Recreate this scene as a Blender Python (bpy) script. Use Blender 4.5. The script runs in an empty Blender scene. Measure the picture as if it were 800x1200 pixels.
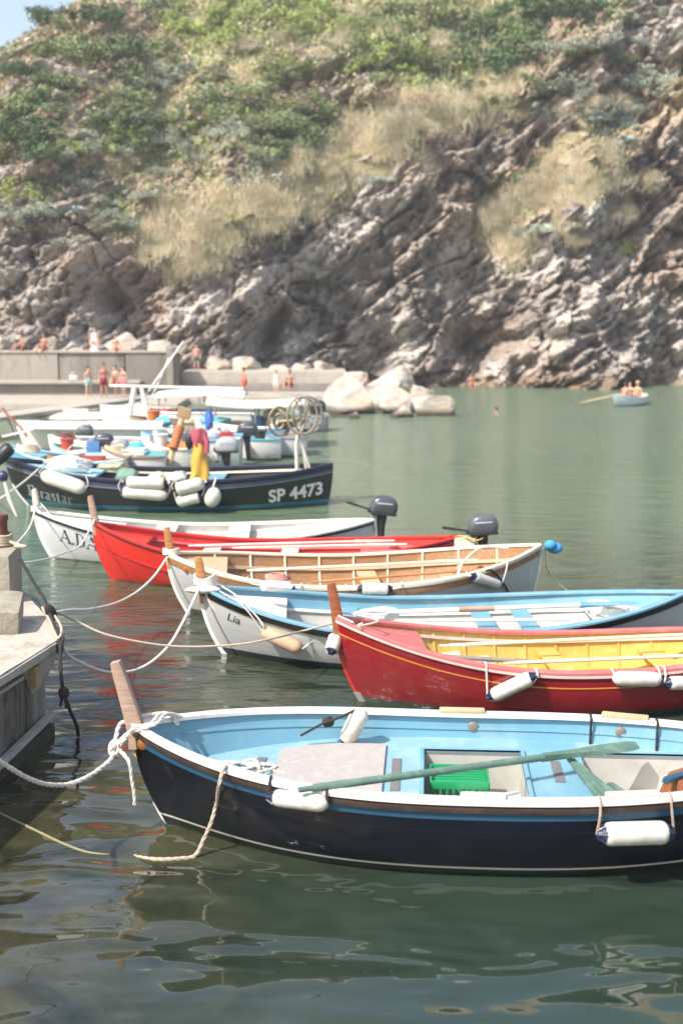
import bpy, bmesh, math, random
import numpy as np
from mathutils import Vector, Matrix, Euler
R = math.radians
random.seed(7); rng = np.random.default_rng(7)
scn = bpy.context.scene
COL = scn.collection

HAZE = .0009
# ---------------------------------------------------------------- camera
F = 1500.0; H = 4.6; TH = R(8.904)                  # focal length in px of a 1200 px tall frame, eye height, tilt
cam = bpy.data.cameras.new('camera'); camo = bpy.data.objects.new('camera', cam); COL.objects.link(camo)
cam.sensor_fit = 'VERTICAL'; cam.sensor_height = 36; cam.lens = 45
camo.location = (0, 0, H); camo.rotation_euler = (R(90) - TH, 0, 0)
cam.clip_start = .1; cam.clip_end = 3000
cam.dof.use_dof = True; cam.dof.focus_distance = 13.5; cam.dof.aperture_fstop = 1.15
scn.camera = camo
_c, _s = math.cos(TH), math.sin(TH)
def P(px, py, z):
    """point of the horizontal plane z seen at a place of the 800 x 1200 photograph"""
    v = 600 - py; d = Vector((px - 400, F*_c + v*_s, -F*_s + v*_c)); return d*((z - H)/d.z) + Vector((0, 0, H))
def PD(px, py, D):
    """point at distance D along the view"""
    v = 600 - py; d = Vector((px - 400, F*_c + v*_s, -F*_s + v*_c)); return d*(D/d.y) + Vector((0, 0, H))
def proj(p):
    x, y, z = p[0], p[1], p[2] - H; dep = y*_c - z*_s; return (400 + F*x/dep, 600 - F*(y*_s + z*_c)/dep)

# ---------------------------------------------------------------- light
SUN = Vector((-0.52, -0.45, 0.77)).normalized()
w = bpy.data.worlds.new('World'); scn.world = w; w.use_nodes = True
nt = w.node_tree; bg = nt.nodes['Background']; sky = nt.nodes.new('ShaderNodeTexSky')
sky.sky_type = 'NISHITA'; sky.sun_disc = False; sky.sun_elevation = math.asin(SUN.z)
sky.sun_rotation = math.atan2(SUN.x, SUN.y); sky.air_density = 1.2; sky.dust_density = 2.5
nt.links.new(sky.outputs[0], bg.inputs[0]); bg.inputs[1].default_value = 0.145
sl = bpy.data.lights.new('sun', 'SUN'); sl.energy = 4.4; sl.angle = R(.5); sl.color = (1, .95, .88)
so = bpy.data.objects.new('sun', sl); COL.objects.link(so); so.rotation_euler = SUN.to_track_quat('Z', 'Y').to_euler(); so.location = (0, 0, 60)
vs = scn.view_settings; vs.view_transform = 'Standard'; vs.look = 'None'; vs.gamma = 1; vs.exposure = 0.8

# ---------------------------------------------------------------- materials
def lin(c):
    if isinstance(c, str): c = [int(c[i:i+2], 16) for i in (0, 2, 4)]
    return tuple((v/255/12.92 if v <= 10 else ((v/255 + .055)/1.055)**2.4) for v in c) + (1,)
def scale(c, k): return tuple(min(1, v*k) for v in c[:3]) + (1,)
MATS = {}
def nn(nt, kind, **kw):
    n = nt.nodes.new(kind)
    for k, v in kw.items():
        if k.startswith('i_'):
            key = k[2:]; key = int(key) if key.isdigit() else key.replace('_', ' ')
            n.inputs[key].default_value = v
        else: setattr(n, k, v)
    return n
def mixc(nt, fac, a, b, mode='MIX'):
    m = nt.nodes.new('ShaderNodeMix'); m.data_type = 'RGBA'; m.blend_type = mode
    for sock, v in ((m.inputs[0], fac), (m.inputs[6], a), (m.inputs[7], b)):
        if isinstance(v, bpy.types.NodeSocket): nt.links.new(v, sock)
        else: sock.default_value = v
    return m.outputs[2]
def ramp(nt, src, stops, interp='LINEAR'):
    r = nt.nodes.new('ShaderNodeValToRGB'); r.color_ramp.interpolation = interp
    e = r.color_ramp.elements
    while len(e) < len(stops): e.new(.5)
    for el, (p, c) in zip(e, stops):
        el.position = p; el.color = c if not isinstance(c, (int, float)) else (c, c, c, 1)
    nt.links.new(src, r.inputs[0]); return r.outputs[0]
def mapped(nt, sc=(1, 1, 1), rot=(0, 0, 0), coord='Object'):
    tc = nt.nodes.new('ShaderNodeTexCoord'); mp = nt.nodes.new('ShaderNodeMapping')
    mp.inputs['Scale'].default_value = sc; mp.inputs['Rotation'].default_value = rot
    nt.links.new(tc.outputs[coord], mp.inputs[0]); return mp.outputs[0]
def noise(nt, vec, sc, det=4, rough=.55, dist=0):
    n = nn(nt, 'ShaderNodeTexNoise'); n.inputs['Scale'].default_value = sc; n.inputs['Detail'].default_value = det
    n.inputs['Roughness'].default_value = rough; n.inputs['Distortion'].default_value = dist
    nt.links.new(vec, n.inputs['Vector']); return n.outputs['Fac']
def bump(nt, h, strength, dist, normal=None):
    b = nn(nt, 'ShaderNodeBump'); b.inputs['Strength'].default_value = strength; b.inputs['Distance'].default_value = dist
    nt.links.new(h, b.inputs['Height'])
    if normal: nt.links.new(normal, b.inputs['Normal'])
    return b.outputs[0]
def newmat(name):
    m = bpy.data.materials.new(name); m.use_nodes = True; b = m.node_tree.nodes['Principled BSDF']
    return m, m.node_tree, b
def mat(name, col, rough=.5, vary=.12, vs_=6, dirt=.0, dirtc='5a5245', bmp=.0, bs=30, metal=0, spec=.5, stretch=(1, 1, 1), coat=0):
    if name in MATS: return MATS[name]
    m, nt, b = newmat(name); c = lin(col)
    v = mapped(nt, stretch)
    n1 = noise(nt, v, vs_)
    o = mixc(nt, n1, scale(c, 1 - vary*1.6), scale(c, 1 + vary*1.2))
    if dirt:
        n2 = noise(nt, v, vs_*.6, 6, .7, .6)
        o = mixc(nt, ramp(nt, n2, [(.48, 0), (.72, dirt)]), o, lin(dirtc))
    nt.links.new(o, b.inputs['Base Color'])
    rr = ramp(nt, noise(nt, v, vs_*2.3), [(.3, max(.03, rough*.8)), (.75, min(1, rough*1.25))]); nt.links.new(rr, b.inputs['Roughness'])
    b.inputs['Metallic'].default_value = metal; b.inputs['Specular IOR Level'].default_value = spec
    if coat: b.inputs['Coat Weight'].default_value = coat; b.inputs['Coat Roughness'].default_value = .08
    if bmp: nt.links.new(bump(nt, noise(nt, v, bs, 3), bmp, .01), b.inputs['Normal'])
    MATS[name] = m; return m
def woodmat(name, c1, c2, rough=.55, sc=5, dirt=.3):
    if name in MATS: return MATS[name]
    m, nt, b = newmat(name); v = mapped(nt, (.35, 4, 4))
    g = noise(nt, v, sc*1.6, 6, .65, .5)
    o = mixc(nt, ramp(nt, g, [(.3, 0), (.7, 1)]), lin(c1), lin(c2))
    n2 = noise(nt, mapped(nt), 5, 5, .7); o = mixc(nt, ramp(nt, n2, [(.5, 0), (.75, dirt)]), o, lin('9a8f80'))
    nt.links.new(o, b.inputs['Base Color']); b.inputs['Roughness'].default_value = rough
    nt.links.new(bump(nt, g, .25, .01), b.inputs['Normal']); MATS[name] = m; return m
def hullmat(name, bands, rough=.28, scum=.06, coat=.3, weave=.0016, grime=.3):
    """bands: [(z from, colour)...] low to high, real paint bands of the hull"""
    if name in MATS: return MATS[name]
    m, nt, b = newmat(name); tc = nt.nodes.new('ShaderNodeTexCoord'); sep = nt.nodes.new('ShaderNodeSeparateXYZ')
    nt.links.new(tc.outputs['Object'], sep.inputs[0])
    mr = nn(nt, 'ShaderNodeMapRange'); mr.inputs[1].default_value = -.5; mr.inputs[2].default_value = 1.5
    nt.links.new(sep.outputs[2], mr.inputs[0])
    stops = [((z + .5)/2, lin(c)) for z, c in bands]
    base = ramp(nt, mr.outputs[0], stops, 'CONSTANT')
    v = mapped(nt, (5, 5, .9)); n1 = noise(nt, v, 1.6, 6, .7)
    o = mixc(nt, ramp(nt, n1, [(.35, .0), (.8, grime)]), base, mixc(nt, .5, base, lin('8a8578')))
    n3 = noise(nt, mapped(nt), 9, 6, .75, .3)
    o = mixc(nt, ramp(nt, n3, [(.62, 0), (.7, grime*.6)]), o, lin('b0aba0'))
    # weed and scum close to the water
    ad = nn(nt, 'ShaderNodeMath', operation='MULTIPLY_ADD'); ad.inputs[1].default_value = .10; nt.links.new(noise(nt, mapped(nt, (3, 3, 1)), 3, 5), ad.inputs[0]); nt.links.new(sep.outputs[2], ad.inputs[2])
    sc_ = nn(nt, 'ShaderNodeMapRange'); sc_.inputs[1].default_value = scum + .05; sc_.inputs[2].default_value = scum - .02 + .05; sc_.inputs[3].default_value = 0; sc_.inputs[4].default_value = .75
    nt.links.new(ad.outputs[0], sc_.inputs[0]); o = mixc(nt, sc_.outputs[0], o, lin('3b3e2c'))
    at = nn(nt, 'ShaderNodeAttribute', attribute_name='strake'); fr = nn(nt, 'ShaderNodeMath', operation='MULTIPLY'); fr.inputs[1].default_value = 8.0; nt.links.new(at.outputs['Fac'], fr.inputs[0])
    fc = nn(nt, 'ShaderNodeMath', operation='FRACT'); nt.links.new(fr.outputs[0], fc.inputs[0]); seam = ramp(nt, fc.outputs[0], [(.0, 0), (.05, 1), (.95, 1), (1, 0)])
    o = mixc(nt, 1, o, ramp(nt, fc.outputs[0], [(.0, .8), (.03, 1), (.97, 1), (1, .8)]), 'MULTIPLY')
    sc2 = noise(nt, mapped(nt, (1.2, 1.2, 16)), 3.2, 5, .75); o = mixc(nt, ramp(nt, sc2, [(.66, 0), (.74, grime*1.1 + .05)]), o, lin('a8a196'))
    nt.links.new(o, b.inputs['Base Color'])
    nt.links.new(ramp(nt, n1, [(.3, rough*.75), (.8, min(1, rough*1.6))]), b.inputs['Roughness'])
    b.inputs['Coat Weight'].default_value = coat; b.inputs['Coat Roughness'].default_value = .1
    nn1 = bump(nt, noise(nt, mapped(nt, (1, 1, 1.8)), 2.2, 2), .6, weave*8)
    nt.links.new(bump(nt, noise(nt, mapped(nt), 40, 3), .15, .003, bump(nt, seam, .5, .004, nn1)), b.inputs['Normal'])
    MATS[name] = m; return m

# ---------------------------------------------------------------- mesh building
class MB:
    def __init__(self): self.v = []; self.f = []
    def add(self, vs, fs):
        o = len(self.v); self.v += [tuple(p) for p in vs]; self.f += [tuple(i + o for i in f) for f in fs]; return self
    def box(self, c, s, rot=None, bev=.0):
        bm = bmesh.new(); bmesh.ops.create_cube(bm, size=1)
        for v in bm.verts: v.co = Vector((v.co.x*s[0], v.co.y*s[1], v.co.z*s[2]))
        if bev: bmesh.ops.bevel(bm, geom=bm.edges[:], offset=min(bev, min(s)*.45), segments=2, profile=.7, affect='EDGES')
        M = Matrix.Translation(c) @ (rot.to_matrix().to_4x4() if rot is not None else Matrix.Identity(4))
        bm.verts.index_update(); self.add([M @ v.co for v in bm.verts], [[v.index for v in f.verts] for f in bm.faces]); bm.free(); return self
    def tube(self, pts, r, n=8, caps=True):
        pts = [Vector(p) for p in pts]; rs = r if isinstance(r, (list, tuple)) else [r]*len(pts)
        up = None; vs = []; N = len(pts)
        for i, p in enumerate(pts):
            t = (pts[min(i+1, N-1)] - pts[max(i-1, 0)]).normalized()
            if up is None:
                a = Vector((0, 0, 1)) if abs(t.z) < .9 else Vector((1, 0, 0)); up = (a - t*a.dot(t)).normalized()
            else:
                up = (up - t*up.dot(t)); up = up.normalized() if up.length > 1e-6 else t.orthogonal().normalized()
            sd = t.cross(up)
            for k in range(n):
                a = 2*math.pi*k/n; vs.append(p + (up*math.cos(a) + sd*math.sin(a))*rs[i])
        fs = [(i*n+k, i*n+(k+1) % n, (i+1)*n+(k+1) % n, (i+1)*n+k) for i in range(N-1) for k in range(n)]
        if caps: fs += [tuple(range(n))[::-1], tuple((N-1)*n + k for k in range(n))]
        return self.add(vs, fs)
    def lathe(self, p0, p1, prof, n=16):
        """prof: (fraction along, radius)"""
        p0, p1 = Vector(p0), Vector(p1); return self.tube([p0.lerp(p1, a) for a, _ in prof], [max(r, .0005) for _, r in prof], n) if True else self
    def grid(self, rows, close=False):
        n = len(rows[0]); vs = [p for r in rows for p in r]
        fs = [(i*n+j, i*n+j+1, (i+1)*n+j+1, (i+1)*n+j) for i in range(len(rows)-1) for j in range(n-1)]
        if close: fs += [(i*n+n-1, i*n, (i+1)*n, (i+1)*n+n-1) for i in range(len(rows)-1)]
        return self.add(vs, fs)
    def ell(self, c, r, rot=None, nu=12, nv=8):
        M = rot.to_matrix() if rot is not None else Matrix.Identity(3); vs = []
        for i in range(nv+1):
            a = math.pi*i/nv
            for k in range(nu):
                b_ = 2*math.pi*k/nu; vs.append(Vector(c) + M @ Vector((r[0]*math.sin(a)*math.cos(b_), r[1]*math.sin(a)*math.sin(b_), r[2]*math.cos(a))))
        return self.add(vs, [(i*nu+k, (i+1)*nu+k, (i+1)*nu+(k+1) % nu, i*nu+(k+1) % nu) for i in range(nv) for k in range(nu)])
    def prism(self, poly, z0, z1, M=None):
        n = len(poly); M = M or Matrix.Identity(4)
        vs = [M @ Vector((x, y, z0)) for x, y in poly] + [M @ Vector((x, y, z1)) for x, y in poly]
        return self.add(vs, [tuple(range(n))[::-1], tuple(range(n, 2*n))] + [(i, (i+1) % n, n+(i+1) % n, n+i) for i in range(n)])
    def build(self, name, m, parent=None, world=False, smooth=True, sharp=None, fix=True):
        me = bpy.data.meshes.new(name); vs = self.v
        if world and parent is not None:
            I = MAT[parent.name].inverted(); vs = [I @ Vector(v) for v in vs]
        me.from_pydata([tuple(v) for v in vs], [], self.f); me.validate()
        if fix:
            bm = bmesh.new(); bm.from_mesh(me); bmesh.ops.remove_doubles(bm, verts=bm.verts, dist=.00005); bmesh.ops.recalc_face_normals(bm, faces=bm.faces); bm.to_mesh(me); bm.free()
        me.materials.append(m)
        if smooth:
            me.polygons.foreach_set('use_smooth', [True]*len(me.polygons)); me.set_sharp_from_angle(angle=R(38))
        o = bpy.data.objects.new(name, me); COL.objects.link(o)
        if parent is not None: o.parent = parent
        return o
MAT = {}
def thing(name, label, cat, loc=(0, 0, 0), rz=0, group=None, rot=None):
    o = bpy.data.objects.new(name, None); COL.objects.link(o); o.empty_display_size = .2
    o.location = loc; e = rot if rot else Euler((0, 0, rz)); o.rotation_euler = e
    MAT[o.name] = Matrix.Translation(loc) @ e.to_matrix().to_4x4()
    o['label'] = label; o['category'] = cat
    if group: o['group'] = group
    return o
def tag(o, label, cat, group=None):
    o['label'] = label; o['category'] = cat
    if group: o['group'] = group
    return o
def struct(o, kind='structure'): o['kind'] = kind; return o
def single(mb, name, m, label, cat, loc=None, group=None, **k):
    """a thing that is one mesh, given in world space; its origin is moved to its base"""
    if loc is None:
        a = np.array([tuple(v) for v in mb.v]); loc = Vector(((a[:, 0].min()+a[:, 0].max())/2, (a[:, 1].min()+a[:, 1].max())/2, a[:, 2].min()))
    loc = Vector(loc); mb.v = [tuple(Vector(v) - loc) for v in mb.v]
    o = mb.build(name, m, **k); o.location = loc; MAT[o.name] = Matrix.Translation(loc); return tag(o, label, cat, group)
def spline(pts, n=8):
    pts = [Vector(p) for p in pts]; q = [pts[0]*2 - pts[1]] + pts + [pts[-1]*2 - pts[-2]]; out = []
    for i in range(1, len(q)-2):
        a, b_, c, d = q[i-1:i+3]
        for k in range(n):
            t = k/n; out.append(.5*((2*b_) + (c-a)*t + (2*a-5*b_+4*c-d)*t*t + (3*b_-a-3*c+d)*t**3))
    return out + [pts[-1]]
def strands(mb, pts, r, pitch=.09, n=3, sides=5):
    pts = spline(pts, 3) if len(pts) < 200 else pts
    # resample
    L = [0]
    for a, b_ in zip(pts, pts[1:]): L.append(L[-1] + (b_-a).length)
    N = max(8, int(L[-1]/(pitch/7))); res = []; j = 0
    for i in range(N+1):
        s = L[-1]*i/N
        while j < len(L)-2 and L[j+1] < s: j += 1
        res.append(pts[j].lerp(pts[j+1], (s-L[j])/max(1e-9, L[j+1]-L[j])))
    up = None; fr = []
    for i, p in enumerate(res):
        t = (res[min(i+1, N)] - res[max(i-1, 0)]).normalized()
        if up is None: up = t.orthogonal().normalized()
        up = (up - t*up.dot(t)).normalized(); fr.append((p, up, t.cross(up)))
    for k in range(n):
        q = []
        for i, (p, u, v) in enumerate(fr):
            a = 2*math.pi*(k/n + L[-1]*i/N/pitch/2.2); q.append(p + (u*math.cos(a) + v*math.sin(a))*r*.5)
        mb.tube(q, r*.56, sides)
    return mb

# ---------------------------------------------------------------- numpy noise
def _h(ix, iy, iz, seed):
    n = (ix*374761393 + iy*668265263 + iz*2147483647 + seed*974711).astype(np.int64) & 0xffffffff
    n = ((n ^ (n >> 13))*1274126177) & 0xffffffff; n = ((n ^ (n >> 16))*2246822519) & 0xffffffff
    return ((n ^ (n >> 15)) & 0xffff)/65535.0
def vnoise(x, y, z, seed=0):
    ix, iy, iz = np.floor(x).astype(np.int64), np.floor(y).astype(np.int64), np.floor(z).astype(np.int64)
    fx, fy, fz = x-ix, y-iy, z-iz; fx, fy, fz = [f*f*(3-2*f) for f in (fx, fy, fz)]; r = 0
    for a in (0, 1):
        for b_ in (0, 1):
            for c in (0, 1):
                r = r + _h(ix+a, iy+b_, iz+c, seed)*(fx if a else 1-fx)*(fy if b_ else 1-fy)*(fz if c else 1-fz)
    return r
def fbm(x, y, z, seed=0, o=4, g=.5, ridge=False):
    r = 0; a = 1; t = 0
    for i in range(o):
        n = vnoise(x*2**i, y*2**i, z*2**i, seed+i*17)
        if ridge: n = 1 - abs(2*n-1)
        r = r + a*n; t += a; a *= g
    return r/t
def voro(x, y, z, seed=0):
    ix, iy, iz = np.floor(x).astype(np.int64), np.floor(y).astype(np.int64), np.floor(z).astype(np.int64)
    best = np.full(x.shape, 9.); second = best.copy(); cell = np.zeros(x.shape)
    for a in (-1, 0, 1):
        for b_ in (-1, 0, 1):
            for c in (-1, 0, 1):
                jx, jy, jz = ix+a, iy+b_, iz+c
                d = np.sqrt((jx+_h(jx, jy, jz, seed)-x)**2 + (jy+_h(jx, jy, jz, seed+1)-y)**2 + (jz+_h(jx, jy, jz, seed+2)-z)**2)
                m = d < best; second = np.where(m, best, np.minimum(second, d)); cell = np.where(m, _h(jx, jy, jz, seed+3), cell); best = np.where(m, d, best)
    return best, second-best, cell
def sm(a, b_, x): t = np.clip((x-a)/(b_-a), 0, 1); return t*t*(3-2*t)

# ================================================================ WATER
def water():
    m, nt, b = newmat('sea_water')
    v = mapped(nt, (1, 1, 1))
    tc = nt.nodes.new('ShaderNodeTexCoord'); sep = nt.nodes.new('ShaderNodeSeparateXYZ'); nt.links.new(tc.outputs['Object'], sep.inputs[0])
    def mr(sock, a, b_, c=0., d=1.):
        q = nn(nt, 'ShaderNodeMapRange', interpolation_type='SMOOTHSTEP'); q.inputs[1].default_value = a; q.inputs[2].default_value = b_; q.inputs[3].default_value = c; q.inputs[4].default_value = d; nt.links.new(sock, q.inputs[0]); return q.outputs[0]
    def mul(a, k):
        q = nn(nt, 'ShaderNodeMath', operation='MULTIPLY'); nt.links.new(a, q.inputs[0])
        if isinstance(k, float): q.inputs[1].default_value = k
        else: nt.links.new(k, q.inputs[1])
        return q.outputs[0]
    def add(a, b_): q = nn(nt, 'ShaderNodeMath', operation='ADD'); nt.links.new(a, q.inputs[0]); nt.links.new(b_, q.inputs[1]); return q.outputs[0]
    body = noise(nt, v, .12, 4, .6)
    deep = mixc(nt, noise(nt, v, .5, 4, .6), lin('21322a'), lin('2e392c'))
    far_sheen = mixc(nt, body, lin('5c6e57'), lin('697a5d'))              # paler water towards the cliff, its bright reflection mixed into the colour
    c = mixc(nt, mr(sep.outputs[1], 13., 34.), deep, far_sheen)
    near = noise(nt, v, .9, 5, .7, .8)                                # stones and weed under shallow water by the quay
    mu = mul(mr(sep.outputs[0], .8, -3.0), mr(sep.outputs[1], 23., 13.))
    c = mixc(nt, mu, c, mixc(nt, ramp(nt, near, [(.35, 0), (.65, 1)]), lin('1b1f15'), lin('4b4833')))
    nt.links.new(c, b.inputs['Base Color'])
    nt.links.new(mr(sep.outputs[1], 14., 60., .02, .2), b.inputs['Roughness']); b.inputs['IOR'].default_value = 1.55; b.inputs['Specular IOR Level'].default_value = .6
    # soft swell in the shelter of the quay, shorter ripples and chop farther out
    n1 = noise(nt, mapped(nt, (.6, 1.15, 1)), 1.0, 2, .45, .5)
    n1b = noise(nt, mapped(nt, (.6, 1.2, 1), (0, 0, .4)), 2.6, 1, .4, .3)
    n2 = noise(nt, mapped(nt, (.7, 1.5, 1)), 4.2, 3, .5, .4)
    n3 = noise(nt, mapped(nt, (.6, 1.3, 1)), 11, 3, .6)
    n4 = noise(nt, mapped(nt, (.5, 1.2, 1)), 1.1, 6, .75)
    far = mr(sep.outputs[1], 11., 19., .02, 1.); far2 = mr(sep.outputs[1], 18., 45., 0., 1.)
    h = add(add(mul(n1, .16), mul(n1b, .035)), add(add(mul(n2, mul(far, .034)), mul(n3, mul(far, .013))), add(mul(n4, mul(far2, .5)), mul(noise(nt, mapped(nt, (.35, 1.5, 1)), 2.6, 4, .65), mul(far2, .12)))))
    nt.links.new(bump(nt, h, 1, 1.0), b.inputs['Normal'])
    mb = MB(); mb.add([(-500, -60, 0), (500, -60, 0), (500, 600, 0), (-500, 600, 0)], [(0, 1, 2, 3)])
    o = mb.build('sea_water', m, smooth=False); struct(o)
    m2 = mat('seabed_silt', '5b5a45', .9, .2, .5)
    o = MB().add([(-500, -60, -3), (500, -60, -3), (500, 600, -3), (-500, 600, -3)], [(0, 1, 2, 3)]).build('seabed', m2, smooth=False); struct(o)
water()

# ================================================================ HILLSIDE
def brow(x): return np.where(x < -11, 7.0 + (-11 - x)*.42, 7.0 + (x + 11)*.55)
def ridge(x): return np.clip(21.4 + (x + 22.0)*1.0, 12, 80) + np.where(x > 0, (x)*.1, 0)
def depth_base(x, z):
    shore = 76 + .27*x + 1.6*np.sin(x*.23+.5) + 1.0*np.sin(x*.61+2)
    b_ = brow(x)
    lo = .34*np.minimum(z, b_)
    hi = np.maximum(z - b_, 0); up = .95*hi + .006*hi*hi
    led = 8.6 + (x - 9.5)*.66; led_on = sm(7.5, 10, x)*(1 - sm(22, 26, x))
    ledge = led_on*(2.6*sm(led, led + 3.6, z) - .22*np.clip(z, 0, led+3.6)*.6)
    gully = 2.2*np.exp(-((x - 13.2 - .1*(z-14))/1.1)**2)*sm(9, 12, z)*(1-sm(17, 21, z)) + 2.4*np.exp(-((x+21.5+.1*z)/1.3)**2)*(1-sm(8, 13, z)) + 1.8*np.exp(-((x+4.5-.1*z)/.9)**2)*(1-sm(3, 6, z))
    cave = 2.6*np.exp(-((x+5.5-.3*z)/.8)**2 - ((z-3.0)/2.0)**2) + 2.4*np.exp(-((x-17)/1.1)**2 - ((z-3.2)/1.0)**2) + 2.2*np.exp(-((x+12+.2*z)/.8)**2 - ((z-4.6)/1.6)**2) + 3.0*np.exp(-((x-8.0)/1.6)**2 - ((z-2.4)/1.2)**2) + 2.8*np.exp(-((x-2.5)/1.2)**2 - ((z-2.2)/1.4)**2)
    return shore + lo + up + ledge + gully + cave
def veg_mask(x, z):
    n = fbm(x*.22, z*.22, x*0+3, 41, 4); b_ = brow(x)
    a = R(38); q = fbm((x*math.cos(a)+z*math.sin(a))*.16, (-x*math.sin(a)+z*math.cos(a))*.34, x*0+3, 141, 4, .6)
    left = 1 - sm(-3, 8, x); l2 = 8.6 + (x-9.5)*.66
    keep = np.maximum(sm(-12, -10, x)*np.exp(-((z-b_-1.6)/2.0)**4), sm(8, 9.5, x)*(1-sm(18, 20, x))*np.exp(-((z-l2-1.8)/1.9)**4))
    keep = keep*sm(.38, .60, fbm(x*.35, z*.5, x*0+2, 171, 4, .6))
    return np.maximum(keep, sm(-.6, 2.4, z - b_ + (n - .5)*9)*(1 - sm(.53, .62, q)*(.35 + .35*left)*(1 - sm(20, 25, z))))
NX, NZ = 620, 400
us = np.concatenate([np.linspace(-60, -31, 40), np.linspace(-30.6, 32, NX-80), np.linspace(33, 66, 40)])
vs_ = np.concatenate([np.linspace(-1.2, 36, NZ-60), np.linspace(36.6, 85, 60)])
U, V = np.meshgrid(us, vs_)
RD = ridge(U); over = np.maximum(V - RD, 0); Z = np.minimum(V, RD) - over*.3
Y = depth_base(U, np.minimum(V, RD)) + over*1.6
vm = veg_mask(U, Z)
a45 = R(38); S1 = U*math.cos(a45) + Z*math.sin(a45); S2 = -U*math.sin(a45) + Z*math.cos(a45)     # strata climb to the right
wx = fbm(U*.12, Z*.12, Y*0, 5, 3)*5
r1 = fbm(S1*.15, S2*.31 + wx*.4, Y*0+1, 11, 5, .52, True)
r2 = fbm(S1*.55, S2*1.2 + wx*.8, Y*0+4, 23, 4, .55, True)
d0, e0, c0 = voro(S1*.26 + wx*.1, S2*.45, Y*0+.5, 3)
d1, e1, c1 = voro(S1*.65, S2*1.5, Y*0+.5, 9)
big = fbm(U*.07, Z*.07, Y*0+9, 77, 3)
iso = fbm(U*.28, Z*.34, Y*0+6, 151, 5, .55, True); swap = sm(.4, .6, fbm(U*.1, Z*.12, Y*0, 161, 3))
disp = (iso-.6)*(2.6 - 1.0*swap) + (big-.5)*7*sm(-1, 6, Z) + (r1-.6)*(2.8+1.2*swap) + (r2-.6)*(1.9+1.0*swap) + (fbm(S1*1.1, S2*4.2 + wx, Y*0+8, 191, 3, .55, True)-.6)*.75 + (c0-.5)*1.7 + (c1-.5)*.7 - .45*(1-sm(0, .08, e0)) - .1*(1-sm(0, .1, e1))
fine = fbm(U*2.3, Z*2.3, Y*0, 55, 3)
Y2 = Y - disp*(1 - .55*vm) - (fbm(U*.6, Z*.6, Y*0+2, 88, 4)-.5)*1.6*vm - (fine-.5)*.8
Z2 = Z + (r2-.5)*.5*(1-vm)*sm(.5, 2, Z)
Xp = U + (fbm(U*.5, Z*.5, Y*0, 99, 3)-.5)*.8*(1-vm)
# colour of the ground itself
def mixn(a, b_, t): return a*(1-t[..., None]) + b_*t[..., None]
def LC(c): return np.array(lin(c)[:3])
cn = fbm(S1*.25, S2*.9, Y*0, 61, 5); cn2 = fbm(U*.5, Z*.5, Y*0, 63, 5)
rock = mixn(LC('b0a59b'), LC('d6ccc2'), sm(.35, .65, cn)); rock = mixn(rock, LC('827870'), sm(.5, .72, cn2)*.7); rock = mixn(rock, LC('b59f8e'), sm(.55, .7, fbm(U*.15, Z*.15, Y*0, 65, 3))*.6)
wet = 1 - sm(.35, .8, Z + (cn-.5)*.5); rock = mixn(rock, LC('8a7256'), wet*.7)
gn = fbm(U*.3, Z*.3, Y*0, 71, 4); gn2 = fbm(U*.9, Z*.9, Y*0, 73, 4)
soil = mixn(LC('bba592'), LC('a89b82'), sm(.4, .6, gn2))
grass = mixn(LC('ccba96'), LC('a0a078'), sm(.38, .62, gn))
lush = sm(13, 22, Z)*sm(-14, -6, U)*(1-sm(8, 14, U))
grass = mixn(grass, LC('949c62'), lush*.7)
veg = mixn(soil, grass, sm(.42, .58, gn2 + lush*.3))
colr = mixn(rock, veg, vm)
led = 8.6 + (U - 9.5)*.66; sandy = sm(led-.6, led+.6, Z)*(1-sm(led+3.4, led+5, Z))*sm(8, 10, U)*(1-sm(23, 26, U))
colr = mixn(colr, mixn(LC('c9b498'), LC('b3a67e'), sm(.4, .6, gn2)), sandy*.85)
nv = U.size; ny, nx = U.shape
co = np.stack([Xp, Y2, Z2], -1).reshape(-1, 3)
idx = np.arange(nv).reshape(ny, nx)
quads = np.stack([idx[:-1, :-1], idx[:-1, 1:], idx[1:, 1:], idx[1:, :-1]], -1).reshape(-1, 4)
me = bpy.data.meshes.new('hillside'); me.vertices.add(nv); me.vertices.foreach_set('co', co.ravel())
me.loops.add(quads.size); me.loops.foreach_set('vertex_index', quads.ravel()); me.polygons.add(len(quads))
me.polygons.foreach_set('loop_start', np.arange(0, quads.size, 4)); me.polygons.foreach_set('loop_total', np.full(len(quads), 4)); me.update(); me.validate()
ca = me.color_attributes.new('ground', 'FLOAT_COLOR', 'POINT'); ca.data.foreach_set('color', np.concatenate([colr.reshape(-1, 3), np.ones((nv, 1))], 1).ravel())
me.polygons.foreach_set('use_smooth', [False]*len(me.polygons))
m, nt, b = newmat('cliff_rock_and_soil'); at = nn(nt, 'ShaderNodeAttribute', attribute_name='ground')
v = mapped(nt, (1, 1, 1), (0, R(38), 0)); v2 = mapped(nt)
st = nn(nt, 'ShaderNodeMapping'); st.inputs['Scale'].default_value = (.7, 1, 3.5); nt.links.new(v, st.inputs[0])
g = noise(nt, st.outputs[0], 1.6, 8, .7); g2 = noise(nt, v2, 5, 5, .7)
o_ = mixc(nt, 1, at.outputs['Color'], ramp(nt, g, [(.32, .68), (.5, 1.0), (.68, 1.22)]), 'MULTIPLY')
o_ = mixc(nt, 1, o_, ramp(nt, g2, [(.3, .75), (.7, 1.2)]), 'MULTIPLY')
nt.links.new(o_, b.inputs['Base Color']); b.inputs['Roughness'].default_value = .95; b.inputs['Specular IOR Level'].default_value = .15
nt.links.new(bump(nt, g2, .5, .25, bump(nt, g, .8, .5)), b.inputs['Normal'])
me.materials.append(m); hill = bpy.data.objects.new('hillside', me); COL.objects.link(hill); struct(hill)
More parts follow.
